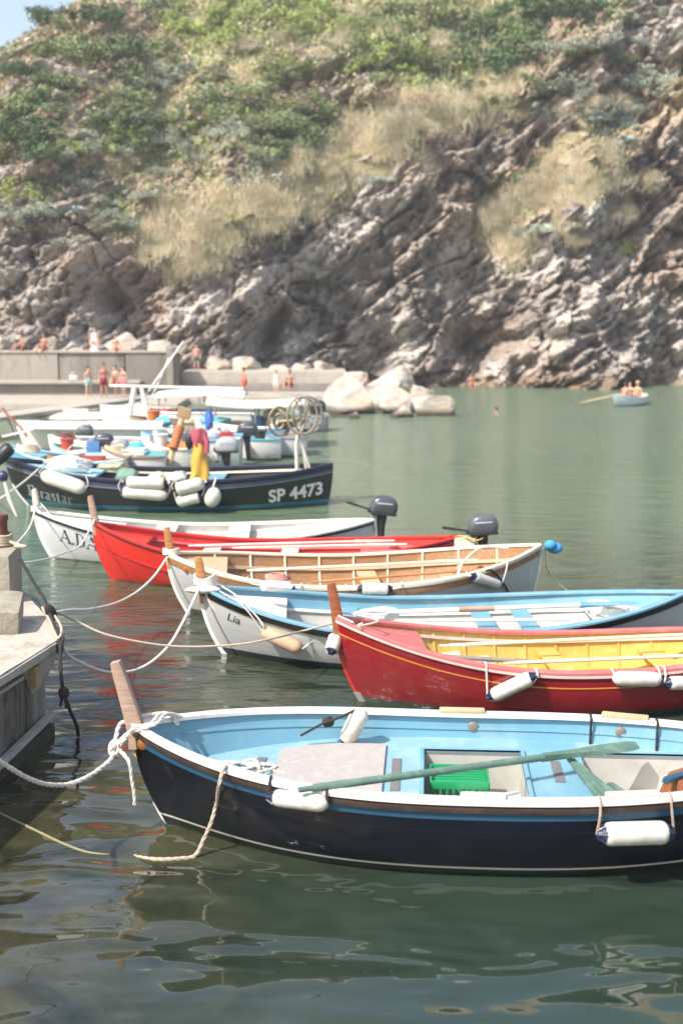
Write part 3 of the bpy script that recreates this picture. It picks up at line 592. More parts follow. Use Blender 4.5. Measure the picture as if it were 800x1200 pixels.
# ================================================================ BOATS
class Boat:
    def __init__(s, name, label, p, cat='rowing boat', group=None, pitch=0):
        s.p = p; s.L = p['L']; s.dr = p.get('draft', .28); s.rb = p.get('rb', .5); s.rs = p.get('rs', .3); s.tm = p['tm']
        s.pin = p.get('pin', 1.0)
        s.o = thing(name, label, cat, (p['x'], p['y'], 0), p['a'], group); s.M = MAT[s.o.name]; s.I = s.M.inverted()
    def sheer(s, t):
        p = s.p; tm = s.tm
        return p['hm'] + (p['hb']-p['hm'])*((tm-t)/tm)**2 if t < tm else p['hm'] + (p['hs']-p['hm'])*((t-tm)/(1-tm))**2
    def half(s, t):
        p = s.p; tm = s.tm
        if t < tm: return max(.0, p['B']/2*(1-((tm-t)/tm)**p['pb']))
        return max(.0, p['B']/2*(1-(1-p.get('tr', 0))*((t-tm)/(1-tm))**p['ps']))
    def hb(s, t, z):
        zs = s.sheer(t); h = min(1, max(0, (z+s.dr)/(zs+s.dr))); m = max(0, math.sin(math.pi*min(1, max(0, t))))**.55
        if s.p.get('tr') and t > .5: m = 1
        sb = h**.95; smid = (1-(1-h)**2.6)**.42
        return .022 + (s.half(t))*(sb*(1-m) + smid*m)
    def x(s, t, z):
        zs = s.sheer(t); h = min(1, max(0, (z+s.dr)/(zs+s.dr)))
        return s.L*t + s.rb*(1-h)**2*(1-t)**4 - s.rs*(1-h)**2*t**4
    def tof(s, x, z):
        t = x/s.L
        for _ in range(6): t += (x - s.x(min(1, max(0, t)), z))/s.L
        return min(1, max(0, t))
    def pt(s, t, z, side, inset=0, off=0): return Vector((s.x(t, z), side*max(.004, s.hb(t, z) - inset + off), z))
    def atx(s, x, z, side, inset=0): return s.pt(s.tof(x, z), z, side, inset)
    def W(s, v): return s.M @ Vector(v)
    def side_at(s, px, py, out=0.0, side=-1):
        """boat-space x and z of the hull side point seen at that place"""
        best = None
        for t in np.linspace(0.0, 1, 161):
            zs = s.sheer(t)
            for z in np.linspace(0, zs, 24):
                q = s.pt(t, z, side, 0, out); r = proj(s.W(q)); d = (r[0]-px)**2 + (r[1]-py)**2
                if best is None or d < best[0]: best = (d, q)
        return best[1]
    # parts -----------------------------------------------------------
    def hull(s, m, name='hull', label=None):
        T = [i/72 for i in range(73)]; rows = []
        for t in T:
            zs = s.sheer(t); hs_ = [k/18 for k in range(19)]
            rows.append([s.pt(t, -s.dr + (zs+s.dr)*h, -1) for h in hs_[::-1]] + [s.pt(t, -s.dr + (zs+s.dr)*h, 1) for h in hs_])
        mb = MB().grid(rows); n = len(rows[0])
        mb.add(rows[0], [tuple(range(n))]); mb.add(rows[-1], [tuple(range(n))]); s.hullo = mb.build(name, m, s.o)
        at = s.hullo.data.attributes.new('strake', 'FLOAT', 'POINT')
        for v in s.hullo.data.vertices:
            t = s.tof(v.co.x, v.co.z); at.data[v.index].value = (v.co.z + s.dr)/(s.sheer(t) + s.dr)
        return s.hullo
    def lining(s, m, zf, th=.035, name='inner_planking', t0=.01, t1=.99, ztop=0):
        mb = MB()
        for sd in (-1, 1): mb.grid([[s.pt(t, zf + (s.sheer(t)-ztop-zf)*k/8, sd, th) for k in range(9)] for t in np.linspace(t0, t1, 60)])
        return mb.build(name, m, s.o)
    def floor(s, m, z, t0=.02, t1=.98, name='floor_boards', th=.03):
        rows = [[s.pt(t, z, -1, th)*(1-k/6) + s.pt(t, z, 1, th)*(k/6) for k in range(7)] for t in np.linspace(t0, t1, 50)]
        return MB().grid(rows).build(name, m, s.o)
    def gunwale(s, m, wi=.07, wo=.025, h=.035, name='gunwale', drop=0):
        mb = MB()
        for sd in (-1, 1):
            rows = []
            for t in np.linspace(0, 1, 90):
                z = s.sheer(t) - drop; y = s.hb(t, s.sheer(t)); x = s.x(t, z); yi = max(.0, y-wi)
                rows.append([(x, sd*(y+wo), z-h*.4), (x, sd*(y+wo), z+h*.35), (x, sd*(y+wo*.5), z+h*.6), (x, sd*(yi+.01), z+h*.6), (x, sd*yi, z+h*.4), (x, sd*yi, z-h*.4)])
            mb.grid(rows, close=True)
        return mb.build(name, m, s.o)
    def strip(s, m, d0, d1, out=.012, name='rub_rail', t0=0, t1=1, sides=(-1, 1)):
        """a band that follows the sheer, from d0 to d1 below it, standing proud of the planking"""
        mb = MB()
        for sd in sides:
            rows = []
            for t in np.linspace(t0, t1, 90):
                zs = s.sheer(t); za, zb = zs-d0, zs-d1
                rows.append([s.pt(t, za, sd, .01), s.pt(t, za, sd, 0, out), s.pt(t, (za+zb)/2, sd, 0, out*1.15), s.pt(t, zb, sd, 0, out), s.pt(t, zb, sd, .01)])
            mb.grid(rows)
        return mb.build(name, m, s.o)
    def riser(s, m, d, w=.03, h=.05, name='inner_rail', th=.035, t0=.05, t1=.95):
        mb = MB()
        for sd in (-1, 1):
            rows = []
            for t in np.linspace(t0, t1, 70):
                z = s.sheer(t) - d; a = s.pt(t, z, sd, th); b_ = s.pt(t, z-h, sd, th)
                rows.append([a, (a.x, a.y - sd*w, a.z), (b_.x, b_.y - sd*w, b_.z), b_])
            mb.grid(rows)
        return mb.build(name, m, s.o)
    def ribs(s, m, n, zf, t0=.08, t1=.92, w=.035, d=.025, name='rib', th=.035):
        for i in range(n):
            t = t0 + (t1-t0)*i/(n-1)
            for sd in (-1, 1):
                mb = MB(); rows = []
                for k in range(7):
                    z = zf + (s.sheer(t)-.02-zf)*k/6; a = s.pt(t, z, sd, th); rows.append([(a.x-w/2, a.y, z), (a.x-w/2, a.y-sd*d, z), (a.x+w/2, a.y-sd*d, z), (a.x+w/2, a.y, z)])
                mb.grid(rows).build(name, m, s.o)
    def plank(s, m, x0, x1, z, h=.035, th=.035, name='thwart', ymin=None, ymax=None):
        """board across the boat between x0 and x1, reaching the planking (or cut at ymin..ymax)"""
        rows = []; N = 8
        for x in np.linspace(x0, x1, N):
            t = s.tof(x, z); y = s.hb(t, z)-th; ya, yb = (-y if ymin is None else max(-y, ymin)), (y if ymax is None else min(y, ymax))
            top = [(x, ya + (yb-ya)*k/4, z) for k in range(5)]; bot = [(x, ya + (yb-ya)*k/4, z-h) for k in range(4, -1, -1)]; rows.append(top+bot)
        n = 10; mb = MB().grid(rows, close=True); mb.add(rows[0], [tuple(range(n))]); mb.add(rows[-1], [tuple(range(n))])
        return mb.build(name, m, s.o)
    def deck(s, m, x0, x1, d, h=.03, name='foredeck'):
        """deck that follows the sheer, d below it"""
        rows = []
        for x in np.linspace(x0, x1, 24):
            t = s.tof(x, s.sheer(min(1, max(0, x/s.L)))-d); z = s.sheer(t)-d; y = max(.003, s.hb(t, z)-.03)
            rows.append([(x, -y+2*y*k/6, z + .02*(1-(k/3-1)**2)) for k in range(7)] + [(x, -y+2*y*k/6, z-h) for k in range(6, -1, -1)])
        mb = MB().grid(rows, close=True); mb.add(rows[-1], [tuple(range(14))]); return mb.build(name, m, s.o)
    def post(s, m, h, lean=.3, w0=.16, w1=.11, th=.07, name='stem_post', x=.0, tiplean=0):
        zb = s.p['hb']; mb = MB(); rows = []
        for k in range(11):
            u = k/10; z = zb - .22 + (h+.22)*u; cx = x + .05 - lean*max(0, u-.1)**1.1*(h/.6); w_ = w0 + (w1-w0)*u
            if k == 10: w_ *= .8
            q = [(-w_/2, -th/2), (-w_/2+.012, -th/2-.008), (w_/2-.012, -th/2-.008), (w_/2, -th/2), (w_/2, th/2), (w_/2-.012, th/2+.008), (-w_/2+.012, th/2+.008), (-w_/2, th/2)]
            rows.append([(cx+a, b_, z + (a*.25 if k == 10 else 0)) for a, b_ in q])
        mb.grid(rows, close=True); mb.add(rows[0], [tuple(range(8))]); mb.add(rows[-1], [tuple(range(8))]); return mb.build(name, m, s.o)
    def stem(s, m, w=.05, name='stem_band', z0=-.2, z1=None, out=.02, end=0):
        z1 = s.p['hb' if not end else 'hs'] - .02 if z1 is None else z1; rows = []; sg = -1 if not end else 1
        for k in range(16):
            z = z0 + (z1-z0)*k/15; x = s.x(end, z); rows.append([(x - sg*.05, -w*.62, z), (x + sg*out, -w*.35, z), (x + sg*out, w*.35, z), (x - sg*.05, w*.62, z)])
        return MB().grid(rows, close=True).build(name, m, s.o)

white = mat('white_paint', 'e6e1d8', .4, .05, 5, .3, 'b8ae9e'); whiteg = mat('white_gunwale', 'e9dfd8', .45, .07, 8, .4, 'b9a79b')
blue = mat('sky_blue_paint', '6c9aad', .42, .09, 3, .5, 'a0b2b6'); blue_deck = mat('light_blue_deck', '7fa3af', .5, .09, 4, .6, 'b5c6c8'); blue_str = mat('blue_strake', '28526b', .35, .08, 5)
nonskid = mat('nonskid_panel', 'a39b97', .8, .1, 14, .4, 'c3b9a8', .4, 60); nonskid_d = mat('nonskid_strip', '6d6a68', .85, .1, 20)
red_in = mat('faded_red_paint', 'bd6664', .5, .09, 5, .35, 'd9a19b'); red_br = mat('bright_red_paint', 'c42a22', .35, .08, 5, .2, 'd7756a')
yellow = mat('yellow_paint', 'c8a651', .5, .1, 5, .45, 'e3cf8e'); cream = mat('cream_paint', 'ddd0b8', .5, .08, 6, .35, 'b5a283')
pinkw = mat('pinkish_white_paint', 'dcbfb6', .5, .08, 6, .3, 'c39386'); greyin = mat('grey_white_inside', 'b6b3ab', .6, .08, 5, .4, '8e8a7e')
brownw = woodmat('varnished_wood', '80593a', 'a67c52', .5); greyw = woodmat('weathered_wood', '8c6f5c', 'b39a86', .7); warmw = woodmat('orange_wood', '9d6438', 'c58b55', .5); darkw = woodmat('dark_rail_wood', '2c211d', '44342c', .5, 5, .12); palew = woodmat('pale_wood', 'a98f6c', 'cbb592', .6)
dred = woodmat('reddish_wood', '7c3f26', 'a7623c', .5)
rubber = mat('black_rubber', '1c1c1e', .5, .1, 10); navyp = mat('navy_vinyl', '27304d', .4, .1, 12); gal = mat('galvanised_steel', '8e9092', .6, .2, 20, metal=.4); vinyl = mat('white_vinyl', 'cfcabf', .45, .1, 6, .7, '9a917c')

BP = {
 'white': {'x': -5.731, 'y': 23.702, 'a': 0.045, 'L': 6.399, 'B': 2.051, 'hb': 0.923, 'hm': 0.466, 'hs': 0.701, 'tm': 0.51, 'pb': 2.796, 'ps': 2.874},
 'red2': {'x': -4.271, 'y': 21.788, 'a': -0.013, 'L': 6.328, 'B': 2.048, 'hb': 1.007, 'hm': 0.528, 'hs': 0.772, 'tm': 0.455, 'pb': 2.871, 'ps': 2.481},
 'brown': {'x': -2.653, 'y': 19.259, 'a': 0.078, 'L': 5.786, 'B': 2.488, 'hb': 0.945, 'hm': 0.638, 'hs': 0.992, 'tm': 0.461, 'pb': 2.983, 'ps': 3.125},
 'lia': {'x': -1.894, 'y': 16.918, 'a': 0.03, 'L': 6.63, 'B': 2.274, 'hb': 0.931, 'hm': 0.509, 'hs': 0.816, 'tm': 0.443, 'pb': 2.969, 'ps': 3.027},
 'red': {'x': -0.075, 'y': 14.771, 'a': 0.068, 'L': 5.739, 'B': 1.88, 'hb': 1.023, 'hm': 0.552, 'hs': 0.781, 'tm': 0.493, 'pb': 2.539, 'ps': 2.691},
 'navy': {'x': -1.879, 'y': 11.101, 'a': -0.067, 'L': 6.322, 'B': 2.262, 'hb': 0.924, 'hm': 0.721, 'hs': 0.804, 'tm': 0.48, 'pb': 3.086, 'ps': 2.76}}

# ---- helpers for gear
def fender(p1, p2, r=.09, label='', cap=None, capend=(1, 1), lan=(), m_=None, group='fenders on the boats', lm=None, body=None):
    p1, p2 = Vector(p1), Vector(p2); t = thing('fender', label, 'fender', (p1+p2)/2, 0, None); d = (p2-p1); L = d.length; u = d/L
    m_ = m_ or vinyl; cap = cap or navyp; ca, cb = capend
    b0 = .14*min(1, .45/L); 
    prof = [(b0, r*.72), (b0+.03, r*.93), (b0+.08, r), (1-b0-.08, r), (1-b0-.03, r*.93), (1-b0, r*.72)]
    if not ca: prof = [(0, r*.2), (.02, r*.5), (.07, r*.82), (.15, r)] + prof[3:]
    if not cb: prof = prof[:3] + [(.85, r), (.93, r*.82), (.98, r*.5), (1, r*.2)]
    if not ca and not cb: prof = [(0, r*.2), (.02, r*.5), (.07, r*.82), (.15, r), (.5, r*1.03), (.85, r), (.93, r*.82), (.98, r*.5), (1, r*.2)]
    MB().lathe(p1, p2, prof, 20).build('fender_body', m_, t, world=True)
    for on, s0, sg in ((ca, p1, 1), (cb, p2, -1)):
        if not on: continue
        mb = MB().lathe(s0 + u*sg*L*(b0+.012), s0 - u*sg*.0, [(0, r*.8), (.35, r*.62), (.7, r*.36), (1, r*.28)], 12)
        sd = u.orthogonal().normalized(); s2 = u.cross(sd)
        for k in range(6):
            a = k*math.pi/3; n_ = sd*math.cos(a) + s2*math.sin(a); mb.tube([s0 + u*sg*L*b0 + n_*r*.82, s0 + n_*r*.36], .007, 4)
        mb.build('end_cap', cap, t, world=True)
    for i, l in enumerate(lan): MB().tube(spline([Vector(q) for q in l], 5), .011, 6).build('lanyard', lm or ropew, t, world=True)
    return t
def rope(pts, r, m_, label, twisted=False, n=8, name='mooring_rope', extra=None):
    mb = MB(); q = spline(pts, n)
    if twisted: strands(mb, q, r)
    else: mb.tube(q, r, 7)
    if extra: extra(mb)
    return single(mb, name, m_, label, 'rope')
def oar(p0, p1, label, m_, blade=.75, bw=.085, r=.026, name='oar', bm_=None, nrm=Vector((0, 0, 1)), col=None):
    p0, p1 = Vector(p0), Vector(p1); t = thing(name, label, 'oar', p0); d = p1-p0; L = d.length; u = d/L; sd = u.cross(nrm).normalized(); nn_ = sd.cross(u)
    MB().tube([p0, p0+u*.12, p0+u*.14, p0+u*(L-blade*.9)], [r*.7, r*.75, r, r*.95], 10).build('shaft', m_, t, world=True)
    rows = []
    for k in range(13):
        f = k/12; c = p0 + u*(L-blade+blade*f); w_ = r + (bw-r)*min(1, f*1.8)**1.3; h_ = r*(1-f) + .009; 
        if k == 12: w_ *= .75
        rows.append([c - sd*w_, c - sd*w_*.5 + nn_*h_, c + sd*w_*.5 + nn_*h_, c + sd*w_, c + sd*w_*.5 - nn_*h_, c - sd*w_*.5 - nn_*h_])
    mb = MB().grid(rows, close=True); mb.add(rows[-1], [tuple(range(6))]); mb.add(rows[0], [tuple(range(6))]); mb.build('blade', bm_ or m_, t, world=True)
    if col: MB().tube([p0+u*L*col[0], p0+u*L*col[1]], r*1.25, 10).build('leather', greyw, t, world=True)
    return t
def outboard(name, label, p, rz, k=1.0, c='5b5f68', tiller=True, parts=True, tilt=0, tc='2b2b2e'):
    """clamped at p (top of transom); +x of the motor points away from the boat"""
    t = thing(name, label, 'outboard motor', p, rz, rot=Euler((0, tilt, rz))); mc = mat('cowl_' + c, c, .3, .06, 5, .25, '9a9a98', coat=.4); md = mat('motor_dark_' + tc, tc, .45, .1, 8)
    bm = bmesh.new(); bmesh.ops.create_icosphere(bm, subdivisions=3, radius=1); mb = MB()
    vs = []
    for v in bm.verts:
        q = v.co.copy(); q = Vector([math.copysign(abs(a)**.62, a) for a in q]); q.z = max(q.z, -.62) if q.z < 0 else q.z*(1 - .22*(q.x+1)/2*-1 if q.x < 0 else 1)
        if q.z > 0: q.x = q.x*(1-.12*q.z) ; q.z -= .18*max(0, -q.x)
        vs.append((.16*k + q.x*.27*k, q.y*.165*k, .30*k + q.z*.19*k))
    bm.verts.index_update(); mb.add(vs, [[v.index for v in f.verts] for f in bm.faces]); bm.free(); mb.build('cowl', mc, t)
    if parts:
        MB().box((.16*k, 0, .155*k), (.50*k, .31*k, .05*k), bev=.02).build('lower_pan', md, t)
        MB().tube([(.14*k, 0, .14*k), (.15*k, 0, -.1*k), (.19*k, 0, -.5*k)], [.11*k, .075*k, .055*k], 12).build('leg', md, t)
        MB().box((.02*k, .09*k, -.03*k), (.05*k, .03*k, .26*k), bev=.008).box((.02*k, -.09*k, -.03*k), (.05*k, .03*k, .26*k), bev=.008).box((.0, 0, .09*k), (.1*k, .2*k, .05*k), bev=.01).build('clamp_bracket', gal, t)
        MB().box((.2*k, 0, -.62*k), (.26*k, .05*k, .1*k), bev=.02).build('gear_case', md, t)
        MB().box((-.08*k, 0.0, .19*k), (.12*k, .12*k, .08*k), bev=.02).build('shift_housing', md, t)
        MB().box((.16*k, -.168*k, .36*k), (.3*k, .006, .025*k), bev=.002).build('side_stripe', mat('stripe_pale', 'b9bcc0', .4), t)
    if tiller: MB().tube([(-.08*k, 0, .2*k), (-.32*k, 0, .25*k), (-.34*k, 0, .255*k), (-.55*k, 0, .30*k)], [.02*k, .018*k, .028*k, .026*k], 10).build('tiller', md, t)
    return t
def nib_text(boat, glyphs, text, x0, z0, h, m_, slant=0, nib=(.10, .05), track=.15, name='lettering', side=-1, sheerf=True):
    mb = MB(); x = x0; tz = boat.sheer(boat.tof(x0, z0))
    for ch in text:
        wd, strokes = glyphs.get(ch, (.35, []))
        for st in strokes:
            nb = nib
            if isinstance(st, dict): nb = st['n']; st = st['s']
            for (a, b_) in zip(st, st[1:]):
                q = [(a[0]-nb[0], a[1]-nb[1]), (a[0]+nb[0], a[1]+nb[1]), (b_[0]+nb[0], b_[1]+nb[1]), (b_[0]-nb[0], b_[1]-nb[1])]; vs = []
                for (u, v_) in q:
                    xx = x + (u+slant*v_)*h; t = boat.tof(xx, z0); zz = z0 + v_*h + ((boat.sheer(t)-tz)*.8 if sheerf else 0)
                    t = boat.tof(xx, zz); vs.append(boat.pt(t, zz, side, 0, .006))
                mb.add(vs, [(0, 1, 2, 3)])
        x += (wd+track)*h
    return mb.build(name, m_, boat.hullo, smooth=False, fix=False)
def font_text(boat, s_, x0, z0, h, m_, name='lettering', side=-1, sx=1.0, shear=0, offset=0):
    cu = bpy.data.curves.new(name, 'FONT'); cu.body = s_; cu.size = h/.73; cu.shear = shear; cu.offset = offset; cu.resolution_u = 4; to = bpy.data.objects.new('tmp', cu); COL.objects.link(to)
    bpy.context.view_layer.update(); me = bpy.data.meshes.new_from_object(to.evaluated_get(bpy.context.evaluated_depsgraph_get())); bpy.data.objects.remove(to)
    bm = bmesh.new(); bm.from_mesh(me); bpy.data.meshes.remove(me); mb = MB(); tz = boat.sheer(boat.tof(x0, z0)); bm.verts.index_update(); vs = []
    for v in bm.verts:
        xx = x0 + v.co.x*sx; t = boat.tof(xx, z0); zz = z0 + v.co.y + (boat.sheer(t)-tz)*.8; t = boat.tof(xx, zz); vs.append(boat.pt(t, zz, side, 0, .006))
    mb.add(vs, [[v.index for v in f.verts] for f in bm.faces]); bm.free(); return mb.build(name, m_, boat.hullo, smooth=False, fix=False)

# ---- 1. navy boat in the foreground ------------------------------------
b1 = Boat('rowing_boat', 'nearest boat: glossy navy hull, sky-blue inside, grey deck panel, white gunwale', BP['navy'])
b1.hull(hullmat('navy_hull', [(-.5, '1d2422'), (.085, 'cfc9bd'), (.105, '0a0d1a')], .14, .02, .3, .001, .04))
b1.strip(darkw, .035, .085, .03, 'rub_rail'); b1.strip(blue_str, .087, .150, .006, 'blue_strake', .02, .97)
b1.gunwale(whiteg, .085, .035, .04)
zd = .49
b1.lining(blue, zd-.02, .04, 'bulwark_planking')
# full-width decks between the two wells, then side decks beside each well
def xof(px, z, y=0):   # boat-space x on a crossways line seen at photograph column px
    q = P(px, 900, z); best = min(np.linspace(0, 6.3, 400), key=lambda x: abs(proj(b1.W((x, y, z)))[0]-px)); return float(best)
X1a, X1b, X2a, X2b = xof(497, zd), xof(616, zd), xof(690, zd), 5.35
wy = .70
b1.plank(blue_deck, .12, X1a, zd, name='fore_deck'); b1.plank(blue, X1b, X2a, zd, name='middle_deck'); b1.plank(blue_deck, X2b, 6.2, zd, name='aft_deck')
for (xa, xb) in ((X1a, X1b), (X2a, X2b)):
    for sd in (-1, 1): b1.plank(blue_deck, xa, xb, zd, name='side_deck', **({'ymax': -wy} if sd < 0 else {'ymin': wy}))
def well(xa, xb, zb, m_, mf):
    mb = MB()
    for (p0, p1) in (((xa, -wy), (xb, -wy)), ((xb, -wy), (xb, wy)), ((xb, wy), (xa, wy)), ((xa, wy), (xa, -wy))):
        mb.add([(p0[0], p0[1], zb), (p1[0], p1[1], zb), (p1[0], p1[1], zd), (p0[0], p0[1], zd)], [(0, 1, 2, 3)])
    mb.build('well_side', m_, b1.o, smooth=False); MB().add([(xa, -wy, zb), (xb, -wy, zb), (xb, wy, zb), (xa, wy, zb)], [(0, 1, 2, 3)]).build('well_floor', mf, b1.o, smooth=False)
    mb = MB()
    for (c_, s_) in ((((xa+xb)/2, wy+.02), (xb-xa+.08, .04)), (((xa+xb)/2, -wy-.02), (xb-xa+.08, .04)), ((xa-.02, 0), (.04, 2*wy)), ((xb+.02, 0), (.04, 2*wy))): mb.box((c_[0], c_[1], zd+.012), (s_[0], s_[1], .03), bev=.01)
    mb.build('well_coaming', blue, b1.o)
well(X1a, X1b, .06, greyin, greyin); well(X2a, X2b, .12, greyin, white)
pa, pb = xof(322, zd), xof(448, zd)
mb = MB(); rows = []
for x in np.linspace(pa, pb, 12):
    y = b1.hb(b1.tof(x, zd), zd) - .26; y = min(y, .80); y0 = -min(y+.1, .9); rows.append([(x+(.10 if k == 7 else 0)*0, y0+(y-y0)*k/7, zd+.028) for k in range(8)])
mb.grid(rows); q = rows
mb.add([r[0] for r in rows] + [(r[0][0], r[0][1], zd+.002) for r in rows], [(i, i+1, 13+i, 12+i) for i in range(11)]); mb.add([r[-1] for r in rows] + [(r[-1][0], r[-1][1], zd+.002) for r in rows], [(i, i+1, 13+i, 12+i) for i in range(11)])
for rr in (rows[0], rows[-1]): mb.add(list(rr) + [(p_[0], p_[1], zd+.002) for p_ in rr], [(i, i+1, 9+i, 8+i) for i in range(7)])
mb.build('deck_panel', nonskid, b1.o)
for px, y0, y1, sk in ((302, -.35, .40, .05), (464, -.35, .45, 0), (655, -.05, .48, 0)):
    x = xof(px, zd); MB().box((x, (y0+y1)/2, zd+.006), (.085, y1-y0, .008), bev=.002).build('nonskid_strip', nonskid_d, b1.o)
MB().box((xof(645, zd), -.62, zd+.015), (.22, .14, .03), bev=.01).build('hatch_cover', white, b1.o)
b1.post(greyw, .58, .22, .17, .10, .08); b1.stem(whiteg, .05, z0=-.2, z1=.2); b1.stem(palew, .05, 'bow_timber', z0=.6, z1=.86, out=.03)
q = b1.side_at(168, 872); MB().lathe(q + Vector((0, .01, 0)), q + Vector((-.012, -.025, 0)), [(0, .055), (.6, .055), (1, .035)], 16).build('bow_eye', mat('orange_brown_paint', '8a5422', .5), b1.o)
def scupper(px, py):
    best = min(((proj(b1.W(b1.pt(t, z, 1, .042)))[0]-px)**2 + (proj(b1.W(b1.pt(t, z, 1, .042)))[1]-py)**2, t, z) for t in np.linspace(.2, 1, 120) for z in np.linspace(zd, .85, 20)); q = b1.pt(best[1], best[2], 1, .042)
    MB().lathe(q + Vector((0, .01, 0)), q + Vector((0, -.015, 0)), [(0, .052), (.8, .052), (1, .045)], 18).build('drain_cap', mat('dull_pewter', '8b8377', .5, .2, 18, metal=.4), b1.o)
scupper(555, 852); scupper(727, 859)
for px, sd in ((540, 1), (730, 1), (566, -1), (742, -1)):
    x = min(np.linspace(.5, 6, 300), key=lambda x: abs(proj(b1.W((x, sd*b1.hb(x/b1.L, .7), b1.sheer(x/b1.L))))[0]-px)); t = x/b1.L
    a = b1.pt(t-.035, b1.sheer(t-.035), sd); c_ = b1.pt(t+.035, b1.sheer(t+.035), sd); mb = MB(); wl = .22 if sd > 0 or px > 600 else .18
    mb.box((x, sd*(b1.hb(t, b1.sheer(t))-.04), b1.sheer(t)+.042), (wl*2, .09, .045), Euler((0, 0, math.atan2(c_.y-a.y, c_.x-a.x))), bev=.02); mb.build('rowlock_pad', palew if sd > 0 else pinkw, b1.o)
for px in (690, 767):
    t = min(np.linspace(.2, .97, 300), key=lambda t: abs(proj(b1.W(b1.pt(t, b1.sheer(t), 1)))[0]-px)); z = b1.sheer(t)
    MB().tube([b1.pt(t, z-.25, 1, .06), b1.pt(t, z+.02, 1, .095), b1.pt(t, z+.035, 1, .04), b1.pt(t, z+.01, 1, -.045), b1.pt(t, z-.08, 1, -.05)], .012, 6).build('rope_strap', roped, b1.o)

b1.riser(blue, .13, .012, .02, 'lining_stringer', th=.04, t0=.06, t1=.96)

# things in it
green_p = mat('green_painted_wood', '567263', .65, .12, 9, .5, '8fa293', .3, 40); greenc = mat('green_plastic', '1f8f5a', .4, .08, 9)
cr = thing('crate', 'green plastic crate in the open well of the navy boat', 'crate', b1.W(((X1a+X1b)/2 - .13, .28, .07)), BP['navy']['a'])
cw, cd, chh = .52, .44, .36
mb = MB()
for sx in (-1, 1): mb.box((sx*cw/2, 0, chh/2), (.02, cd, chh), bev=.005)
for sy in (-1, 1):
    mb.box((0, sy*cd/2, chh-.03), (cw, .02, .07), bev=.005); mb.box((0, sy*cd/2, .03), (cw, .02, .06), bev=.005)
    for k in range(9): mb.box((-cw/2+cw*(k+.5)/9, sy*cd/2, chh/2), (.02, .016, chh-.08))
mb.build('crate_side', greenc, cr); mb = MB()
for k in range(8): mb.box((0, -cd/2+cd*(k+.5)/8, .012), (cw-.02, .026, .02))
mb.build('crate_base', greenc, cr); mb = MB()
for k in range(7): mb.box((0, -cd/2+cd*(k+.5)/7, chh-.05), (cw-.03, .035, .012))
for k in range(4): mb.box((-cw/2+cw*(k+.5)/4, 0, chh-.062), (.03, cd-.03, .012))
mb.build('crate_tray', greenc, cr)
mb = MB().box(b1.W((X1b-.32, -.32, .36)), (.56, .62, .03), Euler((R(-4), R(-6), -.02)), bev=.008); single(mb, 'loose_board', white, 'loose white board lying across the well of the navy boat', 'board')
oq = b1.side_at(352, 926); oz = b1.sheer(b1.tof(oq.x, .7)) + .075
oar(b1.W((oq.x, oq.y - .16, oz - .03)), P(746, 873, .66), 'long green oar lying across the navy boat', green_p, 1.05, .062, .034, nrm=Vector((0, -.5, .86)))
# folded green poles leaning aft of the oar
t = thing('folding_frame', 'folded green wooden frame leaning against the near gunwale of the navy boat', 'folding frame', P(700, 925, .5))
for i, (a, c_) in enumerate((((664, 886), (703, 936)), ((670, 890), (712, 935)), ((677, 896), (722, 933)), ((714, 918), (738, 934)), ((708, 922), (728, 934)))):
    A_, C_ = P(a[0], a[1], .62 if i < 3 else .5), P(c_[0], c_[1], .60); d_ = C_-A_
    MB().box((A_+C_)/2, (d_.length, .05, .022), d_.to_track_quat('X', 'Z').to_euler(), bev=.004).build('slat', green_p, t, world=True)
t = thing('box', 'orange-brown box with blue trim at the right edge of the navy boat', 'box', P(800, 930, .3))
MB().box(P(800, 922, .42), (.34, .2, .28), Euler((R(25), 0, R(35))), bev=.02).build('box_body', mat('terracotta_paint', '8a5233', .6), t, world=True)
MB().box(P(794, 910, .56), (.36, .05, .06), Euler((R(25), 0, R(35))), bev=.015).build('trim', blue_str, t, world=True)
# coil of thin rope on the foredeck
mb = MB(); pts = []
for k in range(16): pts.append(b1.W((.55 + .85*abs(((k*.37) % 1)*2-1) + .05*math.sin(k*2.1), .05 + .28*math.sin(k*1.9) - .1, zd+.02+.006*k % .03)))
q = spline(pts, 8); strands(mb, q, .014, .05, 2, 4); single(mb, 'rope_coil', ropew, 'loose coil of thin white rope on the fore deck of the navy boat', 'rope')
# fenders of the navy boat
fp = P(424, 832, .86); fq = P(404, 872, .47)
fender(fp, fq, .09, 'white fender with navy end leaning inside the far gunwale of the navy boat', capend=(0, 1), lan=())
def hang(boat, px0, py0, px1, py1, r, label, lanx=((0, 0), (1, 0)), cap=None, capend=(1, 1), lm=None, m_=None):
    a = boat.side_at(px0, py0, r+.02); b_ = boat.side_at(px1, py1, r+.02); lan = []
    for (end, dx) in lanx:
        s_ = a if end == 0 else b_; x = s_.x + dx; t = boat.tof(x, boat.sheer(min(1, max(0, x/boat.L)))); z = boat.sheer(t); tp = boat.pt(t, z+.03, -1, -.03)
        lan.append([boat.W(s_), boat.W((s_.x*.3+x*.7, min(s_.y, tp.y)-.0, s_.z*.35+z*.65)), boat.W(tp), boat.W(boat.pt(t, z+.035, -1, .05))])
    return fender(boat.W(a), boat.W(b_), r, label, cap, capend, lan, lm=lm, m_=m_)
hang(b1, 312, 933, 383, 943, .072, 'white fender with navy end at the near gunwale of the navy boat', ((0, .02), (1, -.02)), capend=(1, 0), lm=roped)
hang(b1, 701, 979, 791, 976, .095, 'white fender with ribbed navy ends hanging low on the navy hull, lower right', ((0, .03), (1, -.03)), lm=greyw)
